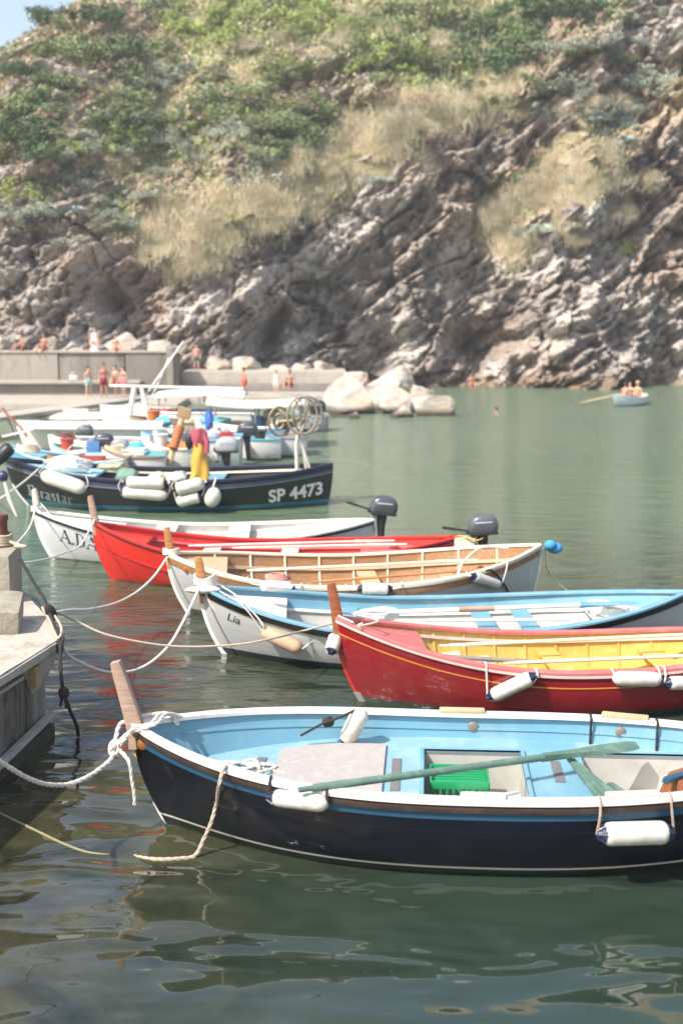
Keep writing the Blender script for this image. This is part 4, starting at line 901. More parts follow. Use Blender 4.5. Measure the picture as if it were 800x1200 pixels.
rope([P(352, 862, .60), P(365, 855, .66), P(378, 848, .72), P(392, 843, .78), P(408, 836, .84), P(420, 830, .86)], .012, roped, 'short black cord with a float beside the leaning fender', extra=lambda mb: mb.lathe(P(380, 847, .70), P(389, 845, .74), [(0, .02), (.2, .05), (.8, .05), (1, .02)], 12))

# ---- 2. red boat, yellow inside -----------------------------------------
b2_ = Boat('rowing_boat', 'glossy dark red boat with yellow inside and wooden bow post behind the navy boat', BP['red'])
b2_.hull(hullmat('red_hull', [(-.5, '4a3f3a'), (.07, '850e18')], .12, .05, .7, .0016, .08))
b2_.strip(mat('gold_line', 'c98a35', .4), .165, .18, .005, 'gold_line'); b2_.strip(pinkw, .012, .05, .028, 'rub_rail'); b2_.gunwale(red_in, .09, .03, .04)
b2_.lining(yellow, .1, .045, 'inner_planking', .02, .98, .02); b2_.floor(yellow, .12); b2_.riser(pinkw, .09, .05, .03, 'inner_rail')
b2_.deck(red_in, .05, 1.05, .05); b2_.plank(cream, 1.35, 1.6, .38); b2_.plank(yellow, 2.6, 2.85, .36); b2_.plank(yellow, 3.9, 4.2, .36); b2_.plank(red_in, 5.0, 5.5, .5, name='stern_seat'); b2_.ribs(yellow, 12, .12, .15, .92)
b2_.plank(greyin, 1.05, 2.0, .30, name='grey_bench')
b2_.post(dred, .42, .16, .15, .11, .08); b2_.stem(red_br, .06, z0=.1); b2_.stem(mat('grey_metal_strip', '8d8983', .5), .08, 'keel_shoe', z0=-.22, z1=.12, out=.03)
oar(b2_.W((.95, -.25, .62)), b2_.W((2.35, -.55, .58)), 'short grey oar lying on the bow of the red and yellow boat', mat('grey_weathered_wood', '7e776c', .8, .15, 9), .3, .05, .028)
oar(b2_.W((1.3, .35, .56)), b2_.W((5.2, .55, .62)), 'long cream oar along the far side of the red and yellow boat', cream, .8, .06, .024)
oar(b2_.W((1.9, -.62, .60)), b2_.W((5.4, -.55, .66)), 'cream boat hook pole along the near side of the red and yellow boat', cream, .5, .03, .022)
hang(b2_, 572, 818, 630, 789, .085, 'tilted white fender with navy ends on the red hull', ((0, -.02), (1, .02)))
hang(b2_, 716, 796, 776, 797, .085, 'all-white oval fender on the red hull above the navy boat', ((0, .03), (1, -.02)), capend=(0, 0))
hang(b2_, 776, 801, 838, 800, .08, 'white fender with navy end at the right edge on the red hull', ((0, .02), (1, -.03)))
fender(P(394, 744, .80), P(387, 766, .62), .085, 'small white and navy fender hanging beside the bow of the red and yellow boat', capend=(0, 1), lan=([P(394, 745, .8), P(405, 738, .85), P(425, 730, .92)],))
mb = MB()
for k in range(60): 
    a = k*.9; mb.ell(b2_.W((1.45+.25*math.cos(a)*(k/60)+.3, -.35+.16*math.sin(a)*(k/60), .335+.004*(k % 5))), (.022, .022, .012), nu=6, nv=4)
single(mb, 'net_floats', cream, 'small heap of pale net floats on the bench of the red and yellow boat', 'net floats')
pts = [b2_.W(v) for v in ((.25, -.32, .99), (.5, -.1, 1.0), (.2, .1, 1.04), (.02, 0, 1.06), (.2, -.22, 1.01))]
rope(pts, .012, ropew, 'thin white line looped round the bow post of the red and yellow boat')

# ---- 3. white boat 'Lia' ------------------------------------------------
b3 = Boat('rowing_boat', 'white-hulled boat with blue inside and name on the bow, behind the red boat', BP['lia'])
b3.hull(hullmat('lia_hull', [(-.5, '1d2b33'), (.10, 'b8b9b5')], .2, .03, .5))
b3.strip(mat('black_rail', '1a1715', .4), .02, .10, .03, 'rub_rail'); b3.gunwale(blue, .10, .03, .035)
b3.lining(blue, .33, .045, 'upper_planking', .02, .98, .01); b3.lining(greyin, .1, .05, 'lower_planking', .06, .96, .22); b3.floor(greyin, .12); b3.riser(white, .22, .06, .03, 'inner_rail')
b3.deck(white, .05, 1.15, .09); b3.plank(blue, 1.9, 2.15, .38); b3.plank(blue, 3.75, 4.0, .38); b3.plank(blue, 4.35, 4.6, .36); b3.plank(white, 5.3, 6.1, .5, name='stern_seat')
b3.post(warmw, .40, .14, .14, .10, .08); b3.stem(white, .07, z0=-.2, out=.03)
font_text(b3, 'Lia', b3.side_at(266, 722).x, b3.side_at(266, 722).z - .04, .12, mat('black_lettering', '20222a', .5), shear=.25, offset=.0)
oar(b3.W((2.5, -.35, .64)), b3.W((5.9, -.15, .70)), 'white oar with worn leather lying in the blue boat', white, .8, .075, .032, bm_=blue, col=(.28, .42))
oar(b3.W((2.9, -.75, .62)), b3.W((4.9, -.9, .66)), 'second thin white pole by the near gunwale of the blue boat', white, .3, .03, .022)
for i, (x_, y_, s_, lb) in enumerate(((1.0, .05, .18, 'crumpled white cloth on the fore deck of the blue boat'), (2.35, -.2, .3, 'folded white sailcloth behind the bow post of the red boat'), (5.55, .1, .32, 'white sheet bundled in the stern of the blue boat'))):
    boulder('white_sheet', lb, b3.W((x_, y_, .56 + (.37 if i == 0 else 0))), (s_*1.5, s_*.9, s_*.42), 80+i, mat('white_cloth', 'e2ddd4', .9, .06, 10, bmp=.5, bs=12), cut=.5)['category'] = 'sheet'
fa, fb_ = b3.side_at(308, 740, .1), b3.side_at(353, 760, .1)
fender(b3.W(fa), b3.W(fb_), .09, 'worn beige wooden-looking fender on the white hull near the name', capend=(0, 0), m_=mat('beige_foam', 'bd9f83', .85, .12, 12, .3, '8a6f58'), lan=([b3.W(fa), b3.W((fa.x-.25, fa.y-.02, .85)), b3.W((fa.x-.55, fa.y+.15, 1.0))], [b3.W(fb_), b3.W((fb_.x+.4, fb_.y-.1, .62)), P(402, 735, .9)]))
mb = MB(); c_ = b3.W((.06, 0, 1.0))
for k in range(9):
    a = k*.7; mb.tube([c_ + Vector((.13*math.cos(u+a*.3)*1.1, .12*math.sin(u+a*.3), .015*k - .05 + .03*math.sin(2*u+a))) for u in np.linspace(0, 6.3, 18)], .016, 6)
mb.ell(c_ + Vector((-.02, -.15, -.08)), (.24, .09, .055), Euler((0, 0, .1))); mb.tube(spline([c_ + Vector((0, -.14, -.1)), c_ + Vector((.1, -.17, -.3)), c_ + Vector((.18, -.16, -.42))]), .018, 6)
single(mb, 'rope_knot', ropew, 'thick bundle of white rope tied round the bow of the white-hulled blue boat', 'rope')

# ---- 4. wooden inside, white hull ---------------------------------------
b4 = Boat('rowing_boat', 'white boat with varnished wood inside and open ribs, wooden bow post', BP['brown'])
b4.hull(hullmat('brown_boat_hull', [(-.5, '5a5348'), (.09, 'b9b8b3')], .22, .03, .45))
b4.strip(brownw, .05, .15, .016, 'wood_strake'); b4.strip(cream, .0, .045, .03, 'rub_rail'); b4.gunwale(cream, .07, .035, .035)
b4.lining(brownw, .12, .04); b4.floor(palew, .14); b4.riser(palew, .2, .05, .04, 'inner_rail'); b4.ribs(cream, 9, .14, .12, .9, .03, .03)
b4.deck(palew, .05, .9, .06); b4.plank(greyin, 1.5, 1.85, .38); b4.plank(palew, 3.0, 3.3, .38); b4.plank(palew, 4.3, 4.7, .40); b4.plank(warmw, 5.0, 5.6, .5, name='stern_seat')
b4.post(warmw, .40, .1, .13, .10, .08); b4.stem(white, .07, z0=-.2, out=.03); b4.stem(white, .06, 'stern_band', z0=-.2, out=.02, end=1)
q = b4.side_at(219, 668); MB().lathe(q + Vector((0, .01, 0)), q + Vector((-.02, -.03, 0)), [(0, .05), (.7, .05), (1, .02)], 14).build('hawse_plug', mat('rusty_plug', '9a5a34', .7), b4.o)
hang(b4, 306, 687, 345, 684, .085, 'white fender with dark ends near the bow of the wood-lined boat', ((0, -.2), (1, .1)), cap=rubber)
hang(b4, 418, 690, 459, 690, .085, 'white fender with dark ends amidships on the wood-lined boat', ((0, -.15), (1, .15)), cap=rubber)
hang(b4, 550, 670, 586, 687, .08, 'white fender with dark ends near the stern of the wood-lined boat', ((0, -.05), (1, .1)), cap=navyp)
oar(b4.W((1.2, .35, .58)), b4.W((4.9, .55, .66)), 'cream oar lying in the wood-lined boat', cream, .7, .06, .024)
oar(b4.W((2.2, -.3, .52)), b4.W((5.0, .1, .60)), 'varnished oar lying in the wood-lined boat', warmw, .6, .05, .022)
mb = MB()
for k in range(7): mb.tube([b4.W((1.65, -.5, .62)) + Vector((.16*math.cos(u)*(1-.05*k), .13*math.sin(u)*(1-.05*k), .012*k)) for u in np.linspace(0, 6.3, 16)], .014, 6)
mb.ell(b4.W((1.65, -.5, .56)), (.26, .18, .06)); single(mb, 'bundle', mat('faded_orange', 'c98f80', .7), 'faded pink bundle on the bench of the wood-lined boat', 'bundle')
rope([b4.W((4.3, -1.05, .75)), b4.W((4.4, -.9, .9)), b4.W((4.75, -.5, 1.05)), b4.W((5.2, -.3, 1.0))], .02, cream, 'curved cream hose rising over the stern of the wood-lined boat', name='hose')
rope([b4.side_at(575, 662, .03) and b4.W(b4.side_at(566, 663, .04)), b4.W(b4.side_at(577, 668, .06)), b4.W(b4.side_at(588, 683, .05)), b4.W(b4.side_at(598, 702, .04))], .016, roped, 'black rope hanging down the stern side of the wood-lined boat')
c_ = b4.W((5.85, 0, .95)); mb = MB().ell(c_ + Vector((.16, .05, -.02)), (.13, .1, .09)).ell(c_ + Vector((.08, -.02, .04)), (.1, .08, .08))
single(mb, 'blue_cloth', mat('blue_cloth', '3f8fc4', .8, .15, 9, bmp=.6, bs=20), 'bright blue cloth tied to the stern tip of the wood-lined boat', 'cloth')
rope([c_, P(640, 665, .5), P(650, 680, .2), P(664, 692, -.01)], .012, ropew, 'thin stern line from the blue cloth down into the water')
rope([c_ + Vector((-.05, -.05, 0)), c_ + Vector((-.12, -.08, -.2)), c_ + Vector((-.2, -.1, -.45))], .02, mat('teal_rope', '8fb0aa', .8), 'pale teal rope hanging at the stern tip of the wood-lined boat')

# ---- 5. red boat behind ---------------------------------------------------
b5 = Boat('rowing_boat', 'bright red boat, red inside and out, with an outboard motor', BP['red2'])
b5.hull(hullmat('bright_red_hull', [(-.5, '7a241d'), (.02, 'd0241a')], .2, .015, .5, .0016, .1))
b5.strip(red_br, .34, .37, .02, 'spray_rail', .0, .8); b5.strip(darkw, .02, .05, .02, 'rub_rail'); b5.gunwale(red_br, .08, .03, .035)
b5.lining(red_br, .12, .04, ztop=.01); b5.floor(red_in, .14); b5.riser(red_in, .14, .05, .03); b5.deck(red_br, .04, .95, .08); b5.plank(pinkw, 1.8, 2.1, .4); b5.plank(pinkw, 3.2, 3.5, .4); b5.plank(red_in, 4.6, 5.4, .46)
b5.post(greyw, .46, .14, .14, .09, .08); b5.stem(red_br, .07, z0=-.2, out=.03)
oar(b5.W((1.6, .2, .56)), b5.W((5.2, .45, .62)), 'pinkish oar lying in the bright red boat behind', pinkw, .7, .06, .024)
oar(b5.W((2.4, -.1, .58)), b5.W((5.4, .1, .62)), 'cream oar lying in the bright red boat behind', cream, .7, .06, .024)
q5 = b5.W((6.22, 0, .76)); MB().box((6.38, 0, .60), (.36, .3, .34), bev=.03).build('motor_bracket', cream, b5.o)
outboard('outboard_motor', 'dark grey outboard motor with long tiller on the bright red boat', b5.W((6.56, -.02, .68)), R(0), .98, '4f5259', tilt=R(-4))
rope([q5, q5 + Vector((.1, -.15, .05)), q5 + Vector((.35, -.2, -.02)), q5 + Vector((.5, -.1, .02))], .012, mat('yellow_line', 'd2b13c', .7), 'yellow line round the motor bracket of the bright red boat')

# ---- 6. white boat A.DAN ---------------------------------------------------
b6 = Boat('rowing_boat', 'white boat with dark lettering on its bow, just in front of the black fishing boat', BP['white'])
b6.hull(hullmat('white_boat_hull', [(-.5, '6b6f55'), (.03, 'c9cac8')], .2, .02, .4))
b6.strip(mat('navy_rail', '23283a', .4), .03, .075, .025, 'rub_rail'); b6.gunwale(white, .12, .03, .04)
b6.lining(white, .3, .04); b6.floor(greyin, .32); b6.deck(white, .04, 1.6, .05); b6.plank(white, 2.2, 2.6, .5); b6.plank(white, 3.6, 4.0, .5); b6.deck(white, 4.9, 6.3, .06, name='stern_deck')
b6.post(mat('pale_post_paint', 'd2c6bc', .6, .1, 8, .4, 'a89584'), .40, .10, .13, .09, .08); b6.stem(white, .08, z0=-.2, out=.03)
SER = {'A': (.8, [{'n': (.03, .01), 's': [(.06, 0), (.42, 1)]}, {'n': (.09, .01), 's': [(.42, 1), (.78, 0)]}, {'n': (.0, .03), 's': [(.2, .35), (.66, .35)]}, {'n': (0, .03), 's': [(-.08, .0), (.2, 0)]}, {'n': (0, .03), 's': [(.6, 0), (.95, 0)]}]),
       '.': (.2, [{'n': (.08, 0), 's': [(.1, 0), (.1, .15)]}]),
       'D': (.75, [{'n': (.08, 0), 's': [(.18, 0), (.18, 1)]}, {'n': (0, .03), 's': [(0, 1), (.42, 1)]}, {'n': (0, .03), 's': [(0, 0), (.42, 0)]}, {'n': (.06, 0), 's': [(.42, 1), (.64, .85), (.7, .5), (.64, .15), (.42, 0)]}]),
       'N': (.85, [{'n': (.03, 0), 's': [(.15, 0), (.15, 1)]}, {'n': (.09, 0), 's': [(.15, 1), (.72, 0)]}, {'n': (.03, 0), 's': [(.72, 0), (.72, 1)]}, {'n': (0, .03), 's': [(0, 0), (.3, 0)]}, {'n': (0, .03), 's': [(.57, 1), (.87, 1)]}, {'n': (0, .03), 's': [(-.02, 1), (.2, 1)]}]),
       'I': (.4, [{'n': (.08, 0), 's': [(.2, 0), (.2, 1)]}, {'n': (0, .03), 's': [(.04, 1), (.36, 1)]}, {'n': (0, .03), 's': [(.04, 0), (.36, 0)]}])}
q = b6.side_at(72, 634); nib_text(b6, SER, 'A.DAN', q.x, q.z, .25, mat('navy_lettering', '2b3143', .5), track=.12)
outboard('outboard_motor', 'dark outboard motor with black tiller on the white boat', b6.W((6.35, .0, .68)), R(4), 1.0, '43464d', tilt=R(6))
rope([b6.W(v) for v in ((.1, 0, 1.06), (.5, -.3, .7), (1.0, -.62, .5), (1.5, -.75, .42), (1.9, -.85, .4))], .009, ropew, 'thin line along the bow side of the white lettered boat')

# ================================================================ SP 4473 BOAT
bp7 = dict(x=-8.05, y=30.55, a=.0, L=7.85, B=2.7, hb=1.12, hm=.72, hs=.98, tm=.5, pb=2.6, ps=3.2, draft=.4, rb=.9, rs=.25)
b7 = Boat('fishing_boat', 'large black wooden fishing boat with white registration number on its stern side', bp7, 'fishing boat')
b7.hull(hullmat('black_boat_hull', [(-.5, '2c6f86'), (.14, '0e1119')], .2, .06, .5, .0016, .06))
b7.strip(mat('dull_blue_rail', '3d4566', .45), .10, .16, .03, 'rub_rail'); b7.strip(mat('grey_line', '8b8f96', .45), .165, .19, .022, 'grey_line'); b7.gunwale(mat('navy_gunwale', '20243c', .4), .12, .03, .05)
b7.lining(rubber, .3, .05); b7.floor(mat('light_blue_floor', '8fb9c6', .6), .42); b7.deck(mat('pale_blue_deck', '9cc4d2', .5), .1, 2.2, .08); b7.plank(cream, 3.3, 3.9, .6); b7.plank(blue, 4.8, 5.2, .6); b7.stem(white, .07, z0=.0, z1=.5)
b7.riser(cream, .1, .08, .04)
q = b7.side_at(314, 588); font_text(b7, 'SP 4473', q.x, q.z, .31, mat('white_lettering', 'e4e4e0', .5), sx=.92, offset=.012)
GO = {'P': (.75, [[(.2, 0), (.2, .95)], [(.05, .9), (.55, 1.0), (.7, .8), (.68, .55), (.25, .42)], [(.05, .02), (.35, .0)]]),
      'i': (.32, [[(.06, .6), (.18, .66), (.18, .08), (.3, .0)], [(.18, .85), (.2, .9)]]),
      'r': (.45, [[(.06, .6), (.18, .66), (.18, .08), (.28, 0)], [(.2, .5), (.4, .66), (.48, .58)]]),
      'a': (.5, [[(.1, .62), (.38, .64), (.38, .08), (.5, 0)], [(.38, .4), (.12, .3), (.1, .1), (.3, .02), (.38, .12)]]),
      's': (.45, [[(.4, .6), (.15, .66), (.12, .42), (.38, .28), (.36, .04), (.08, .02)]]),
      't': (.4, [[(.18, .88), (.18, .08), (.34, .0)], [(.02, .62), (.36, .64)]])}
q = b7.side_at(33, 580); nib_text(b7, GO, 'Pirastar', q.x, q.z, .27, mat('silver_lettering', 'a9adb0', .5), nib=(.055, .04), track=.08)
def big_fender(px0, py0, px1, py1, r, label, D=None, cap=None, capend=(0, 0)):
    a, c_ = b7.side_at(px0, py0, r*.9+.05), b7.side_at(px1, py1, r*.9+.05)
    tp = lambda s_: b7.pt(b7.tof(s_.x, s_.z), b7.sheer(b7.tof(s_.x, s_.z))+.04, -1, -.03)
    fender(b7.W(a), b7.W(c_), r, label, cap, capend, ([b7.W(a), b7.W((a.x-.05, min(a.y, tp(a).y), (a.z+tp(a).z)/2)), b7.W(tp(a))], [b7.W(c_), b7.W((c_.x+.06, min(c_.y, tp(c_).y), (c_.z+tp(c_).z)/2)), b7.W(tp(c_))]))
big_fender(50, 556, 101, 574, .17, 'fat white fender over the name of the black fishing boat')
big_fender(147, 562, 196, 566, .14, 'white fender with dark ends, upper one of the pair amidships on the black boat', cap=rubber, capend=(1, 1))
big_fender(141, 577, 197, 580, .14, 'white fender with navy end, lower one of the pair amidships on the black boat', capend=(1, 0))
big_fender(204, 574, 240, 566, .15, 'short white fender with dark end below the yellow oilskin', cap=rubber, capend=(1, 0))
big_fender(208, 588, 238, 582, .14, 'short white fender, lowest of those below the yellow oilskin', capend=(0, 1))
q = b7.W(b7.side_at(248, 583, .2)); tt = thing('fender', 'round white ball fender right of the fender cluster on the black boat', 'fender', q); MB().ell(q, (.19, .17, .24), Euler((0, .4, 0))).build('fender_body', vinyl, tt, world=True); MB().tube([q + Vector((0, 0, .2)), q + Vector((.08, .1, .45))], .02, 6).build('lanyard', ropew, tt, world=True)
# net hauler wheel
hx = b7.W((7.0, .0, .5)); t = thing('net_hauler', 'metal net hauler wheel on a bent post in the stern of the black boat', 'net hauler', hx)
MB().tube(spline([hx, hx + Vector((-.02, 0, .6)), hx + Vector((.0, 0, 1.1)), hx + Vector((.25, 0, 1.62)), hx + Vector((.22, 0, 1.9))]), .05, 10).build('post', mat('cream_metal', 'c9bfae', .5), t, world=True)
MB().tube([hx + Vector((.25, .1, 0)), hx + Vector((.12, .05, .9))], .03, 8).tube([hx + Vector((.4, 0, 0)), hx + Vector((.05, 0, 1.15))], .03, 8).build('brace', mat('cream_metal', 'c9bfae', .5), t, world=True)
wc = hx + Vector((.18, -.06, 1.65)); wr = .44
for dy, dx in ((-.09, -.06), (.09, .06)):
    mb = MB().tube([wc + Vector((dx + wr*math.cos(a)*.8, dy + .25*wr*math.cos(a), wr*math.sin(a))) for a in np.linspace(0, 2*math.pi, 33)], .028, 8)
    for k in range(6):
        a = k*math.pi/3; mb.tube([wc, wc + Vector((dx + wr*math.cos(a)*.8, dy + .25*wr*math.cos(a), wr*math.sin(a)))], .016, 6)
    mb.build('wheel', mat('worn_wheel_metal', '8f8573', .7, .2, 12, metal=.2), t, world=True)
wc2 = wc + Vector((-.62, .1, -.15)); mb = MB().tube([wc2 + Vector((.24*math.cos(a), .1*math.cos(a), .34*math.sin(a))) for a in np.linspace(0, 2*math.pi, 25)], .03, 8).tube([wc2 + Vector((.12*math.cos(a), 0, .18*math.sin(a))) for a in np.linspace(0, 2*math.pi, 17)], .04, 8).tube([wc2, wc + Vector((0, 0, -.1))], .04, 8); mb.build('drum', mat('dull_brass', '8c7d5a', .5, metal=.5), t, world=True)
# yellow oilskin hanging from a rack with a red jacket
ox = b7.W((4.72, -.75, .55)); t = thing('oilskins', 'yellow oilskin trousers and pink jacket hung on a rack on the black boat', 'oilskins', ox)
rows = []
for k in range(9):
    z = 1.02 - .9*k/8; w_ = .15 + .07*k/8; rows.append([ox + Vector((w_*math.cos(a)*(1+.10*math.sin(a*5+k*.35)) + .02*math.sin(k*1.3), (.10 + .03*math.sin(a*4+k*.5) - .05*(k/8)*abs(math.sin(a))**6)*math.sin(a), z + .03*math.sin(a*2))) for a in np.linspace(0, 2*math.pi, 22)[:-1]])
MB().grid(rows, close=True).build('trousers', mat('yellow_oilskin', 'd0a040', .5, .14, 6, bmp=.5, bs=8), t, world=True)
MB().grid([[ox + Vector(((.09+.13*math.sin(k*.5+.4)*(1+.16*math.sin(3*a+k)))*math.cos(a)-.02, .10*math.sin(a)*(1+.2*math.sin(4*a+k*.6)), 1.34-.42*k/6 + .02*math.sin(2*a+k))) for a in np.linspace(0, 2*math.pi, 20)[:-1]] for k in range(7)], close=True).tube([ox + Vector((.10, -.02, 1.24)), ox + Vector((.2, -.05, 1.05)), ox + Vector((.19, -.06, .78))], [.05, .07, .06], 8).build('jacket', mat('pink_red_cloth', 'a84e5c', .8, .15, 9), t, world=True)
MB().ell(ox + Vector((-.22, 0, 1.05)), (.1, .1, .2)).build('dark_bag', rubber, t, world=True)
MB().tube([ox + Vector((.0, .02, -.05)), ox + Vector((0, .02, 1.3))], .025, 8).build('rack_pole', gal, t, world=True)
# gear on the black boat
tgear = [('net_heap', 'heap of green and grey fishing net amidships on the black boat', 3.05, -.9, .78, (.35, .3, .2), 'green_net', '6f8d7c'), ('sack', 'white striped sacks on the foredeck of the black boat', 1.55, -.1, .98, (.75, .35, .22), 'white_sack', 'd9d8d2'), ('folded_cloth', 'beige folded cloth beside the sacks on the black boat', 2.6, .1, .92, (.45, .35, .14), 'beige_cloth', 'b9a48c'), ('sack', 'grey sack at the foot of the oilskins on the black boat', 4.2, -.5, .72, (.3, .25, .2), 'grey_sack', 'a9a8a4'), ('rope_pile', 'pile of pale rope between fenders on the black boat', 3.75, -.95, .75, (.22, .2, .18), 'pale_rope_pile', 'c2b8a6')]
for i, (n_, lb, x_, y_, z_, r_, mn, mc_) in enumerate(tgear): boulder(n_, lb, b7.W((x_, y_, z_)), r_, 200+i, mat(mn, mc_, .9, .25, 9, bmp=.7, bs=18), cut=.5)['category'] = n_.replace('_', ' ')
rl = thing('rubber_roll', 'dark rubber roll fender at the left edge on the bow of the black boat', 'roll fender', P(8, 530, 1.3)); MB().lathe(PD(-4, 540, 30), PD(13, 524, 30), [(0, .14), (.1, .16), (.9, .16), (1, .13)], 14).build('roll', rubber, rl, world=True)
q = PD(4, 558, 28.6); tt = thing('fender', 'navy ball fender at the left edge before the black bow', 'fender', q); MB().ell(q, (.12, .12, .13)).build('fender_body', navyp, tt, world=True); MB().tube([q, q + Vector((.15, -.1, -.5)), q + Vector((.3, -.1, -.9))], [.03, .05, .03], 6).build('lanyard', ropew, tt, world=True)
rope([b7.W((1.05, -.55, 1.05)), b7.W((.7, -1.2, .7)), b7.W((.3, -1.7, .4)), P(-6, 585, .1)], .02, ropew, 'white line from the black bow down to the left')

# ================================================================ MOORED BOATS BEHIND
def small_boat(name, label, px0, px1, py, z, B, cols, cat='boat', D=None, hb=.8, hm=.5, hs=.55, tr=.75, a=0, wi=.1):
    D = D or 40; s = F/D; x0 = (px0-400)/s; L = (px1-px0)/s; p = dict(x=x0, y=D, a=a, L=L, B=B, hb=hb, hm=hm, hs=hs, tm=.6, pb=2.3, ps=2.2, tr=tr, rs=.05, draft=.3)
    bo = Boat(name, label, p, cat); bo.hull(hullmat('moored_' + cols[0], [(-.5, '5c6b6d'), (.05, cols[0])], .3, .04)); bo.gunwale(mat('rail_' + cols[1], cols[1], .45, .06, 5), wi, .03, .05); im = mat('inside_' + cols[2], cols[2], .6, .08, 4)
    bo.lining(im, .25, .05); bo.floor(im, .27); bo.deck(im, .05, L*.28, .06); bo.plank(im, L*.5, L*.56, .42); bo.plank(im, L*.75, L*.8, .42); return bo
bA = small_boat('moored_boat', 'light blue open boat moored just behind the bow of the black boat', 8, 150, 530, 0, 2.0, ('5d9ab8', 'a7d3e0', '9ccbd9'), D=33.2, hb=1.15, hm=.8, hs=.85)
bB = small_boat('moored_boat', 'white motorboat with blue stripe beside the yellow oilskin', 165, 282, 530, 0, 2.2, ('dcdcd8', '6fa6c4', 'd9d8d2'), D=37.5, hb=1.1, hm=.95, hs=.95)
bC = small_boat('moored_boat', 'small white dinghy left of the dark outboards', 56, 182, 520, 0, 1.8, ('e0ded8', 'ece9e2', 'd0cdc6'), D=38.5, hb=.9, hm=.75, hs=.7)
bD = small_boat('moored_boat', 'white launch under the beige awning', 228, 352, 490, 0, 2.2, ('e3e1dc', 'eeece6', 'cfccc4'), D=44, hb=1.0, hm=.75, hs=.7)
bE = small_boat('moored_boat', 'white launch with a long flat white roof', 20, 205, 505, 0, 2.2, ('d9d7d0', 'e9e7e0', 'c9c6bd'), D=43, hb=.95, hm=.75, hs=.7)
bF = small_boat('moored_boat', 'white launch under the curved white canopy', 118, 300, 480, 0, 2.3, ('e3e0da', 'efece5', 'd4d0c8'), D=49, hb=1.05, hm=.85, hs=.8)
bG = small_boat('moored_boat', 'grey inflatable tender nearest the rock pile', 345, 385, 490, 0, 1.5, ('8d9498', 'a8adb0', '70767a'), D=50, hb=.8, hm=.6, hs=.6)
bH = small_boat('moored_boat', 'weathered brown and white dinghy between the flat roof and the awning', 150, 250, 500, 0, 1.7, ('b5a892', '8c6f55', 'a08c74'), D=46, hb=.9, hm=.7, hs=.7)
bI = small_boat('moored_boat', 'white dinghy with turquoise rail right of the yellow oilskin', 262, 330, 515, 0, 1.6, ('dedbd4', '58a6b8', 'c2c8c6'), D=40.5, hb=.85, hm=.65, hs=.65)
bJ = small_boat('moored_boat', 'short white dinghy with green rail between the light blue boat and the long roof', 60, 128, 520, 0, 1.5, ('e0ddd5', '7fae9c', 'bfc3bc'), D=35.6, hb=.95, hm=.75, hs=.75)
bK = small_boat('moored_boat', 'narrow white skiff with brown rail behind the fishing net heap', 118, 196, 530, 0, 1.5, ('d8d5cd', '8a6b50', 'a9cdd6'), D=34.2, hb=1.0, hm=.8, hs=.8)
bL = small_boat('moored_boat', 'white skiff with cream inside just left of the yellow oilskin', 170, 232, 520, 0, 1.5, ('dfdcd4', 'd9d2c4', 'cdbb9c'), D=35.8, hb=1.05, hm=.85, hs=.85)
bM = small_boat('moored_boat', 'grey and white tender between the net hauler and the awning launch', 300, 360, 500, 0, 1.5, ('c4c6c6', '7d8890', '9aa0a2'), D=41.5, hb=.8, hm=.6, hs=.6)
def gear(kind, label, bo, x, y, z, k, c):
    p = bo.W((x*bo.L, y, z)); m_ = mat('gear_' + c, c, .7, .15, 9, .3); a = rng.uniform(-.6, .6)
    if kind == 'bucket': mb = MB().lathe(p, p + Vector((0, 0, .32*k)), [(0, .11*k), (.02, .12*k), (.93, .16*k), (.94, .175*k), (1, .175*k)], 14).tube([p + Vector((.17*k*math.cos(u), 0, .32*k + .14*k*math.sin(u))) for u in np.linspace(0, 3.14, 9)], .012, 5)
    elif kind == 'rope coil':
        mb = MB()
        for q in range(6): mb.tube([p + Vector(((.26-.012*q)*k*math.cos(u), (.2-.01*q)*k*math.sin(u), .035*q + .02*math.sin(3*u+q))) for u in np.linspace(0, 6.28, 18)], .025, 6)
    elif kind == 'crate':
        mb = MB(); M = Euler((0, 0, a)); 
        for sx in (-1, 1):
            for q in range(3): mb.box(p + Vector((sx*.25*k, 0, .05+.1*q)), (.02, .36*k, .07)).box(p + Vector((0, sx*.18*k, .05+.1*q)), (.5*k, .02, .07))
        mb.box(p, (.5*k, .36*k, .02))
    elif kind == 'jerrycan': mb = MB().box(p + Vector((0, 0, .18*k)), (.3*k, .16*k, .34*k), Euler((0, 0, a)), bev=.04).tube([p + Vector((-.08, 0, .35*k)), p + Vector((-.04, 0, .41*k)), p + Vector((.06, 0, .41*k)), p + Vector((.1, 0, .35*k))], .018, 6)
    elif kind == 'cushion': mb = MB().box(p + Vector((0, 0, .08)), (.6*k, .45*k, .13), Euler((.1, .05, a)), bev=.05)
    elif kind == 'life jacket': mb = MB().box(p + Vector((-.13*k, 0, .12)), (.2*k, .42*k, .12), Euler((.2, .3, a)), bev=.05).box(p + Vector((.13*k, 0, .12)), (.2*k, .42*k, .12), Euler((.2, -.3, a)), bev=.05).tube([p + Vector((-.14*k, .2*k, .14)), p + Vector((0, .3*k, .18)), p + Vector((.14*k, .2*k, .14))], .05, 8)
    elif kind == 'windscreen':
        mb = MB().grid([[p + Vector((.25*math.cos(u)*-1 + .1*q, .55*math.sin(u)*k, .34*q)) for u in np.linspace(-1.4, 1.4, 12)] for q in (0, 1)]); mb.tube([p + Vector((.25*math.cos(u)*-1 + .1, .55*math.sin(u)*k, .34)) for u in np.linspace(-1.4, 1.4, 12)], .02, 6)
    else: mb = MB().box(p + Vector((0, 0, .2)), (.3*k, .25*k, .4), Euler((0, 0, a)), bev=.03)
    single(mb, kind.replace(' ', '_'), m_, label, kind)
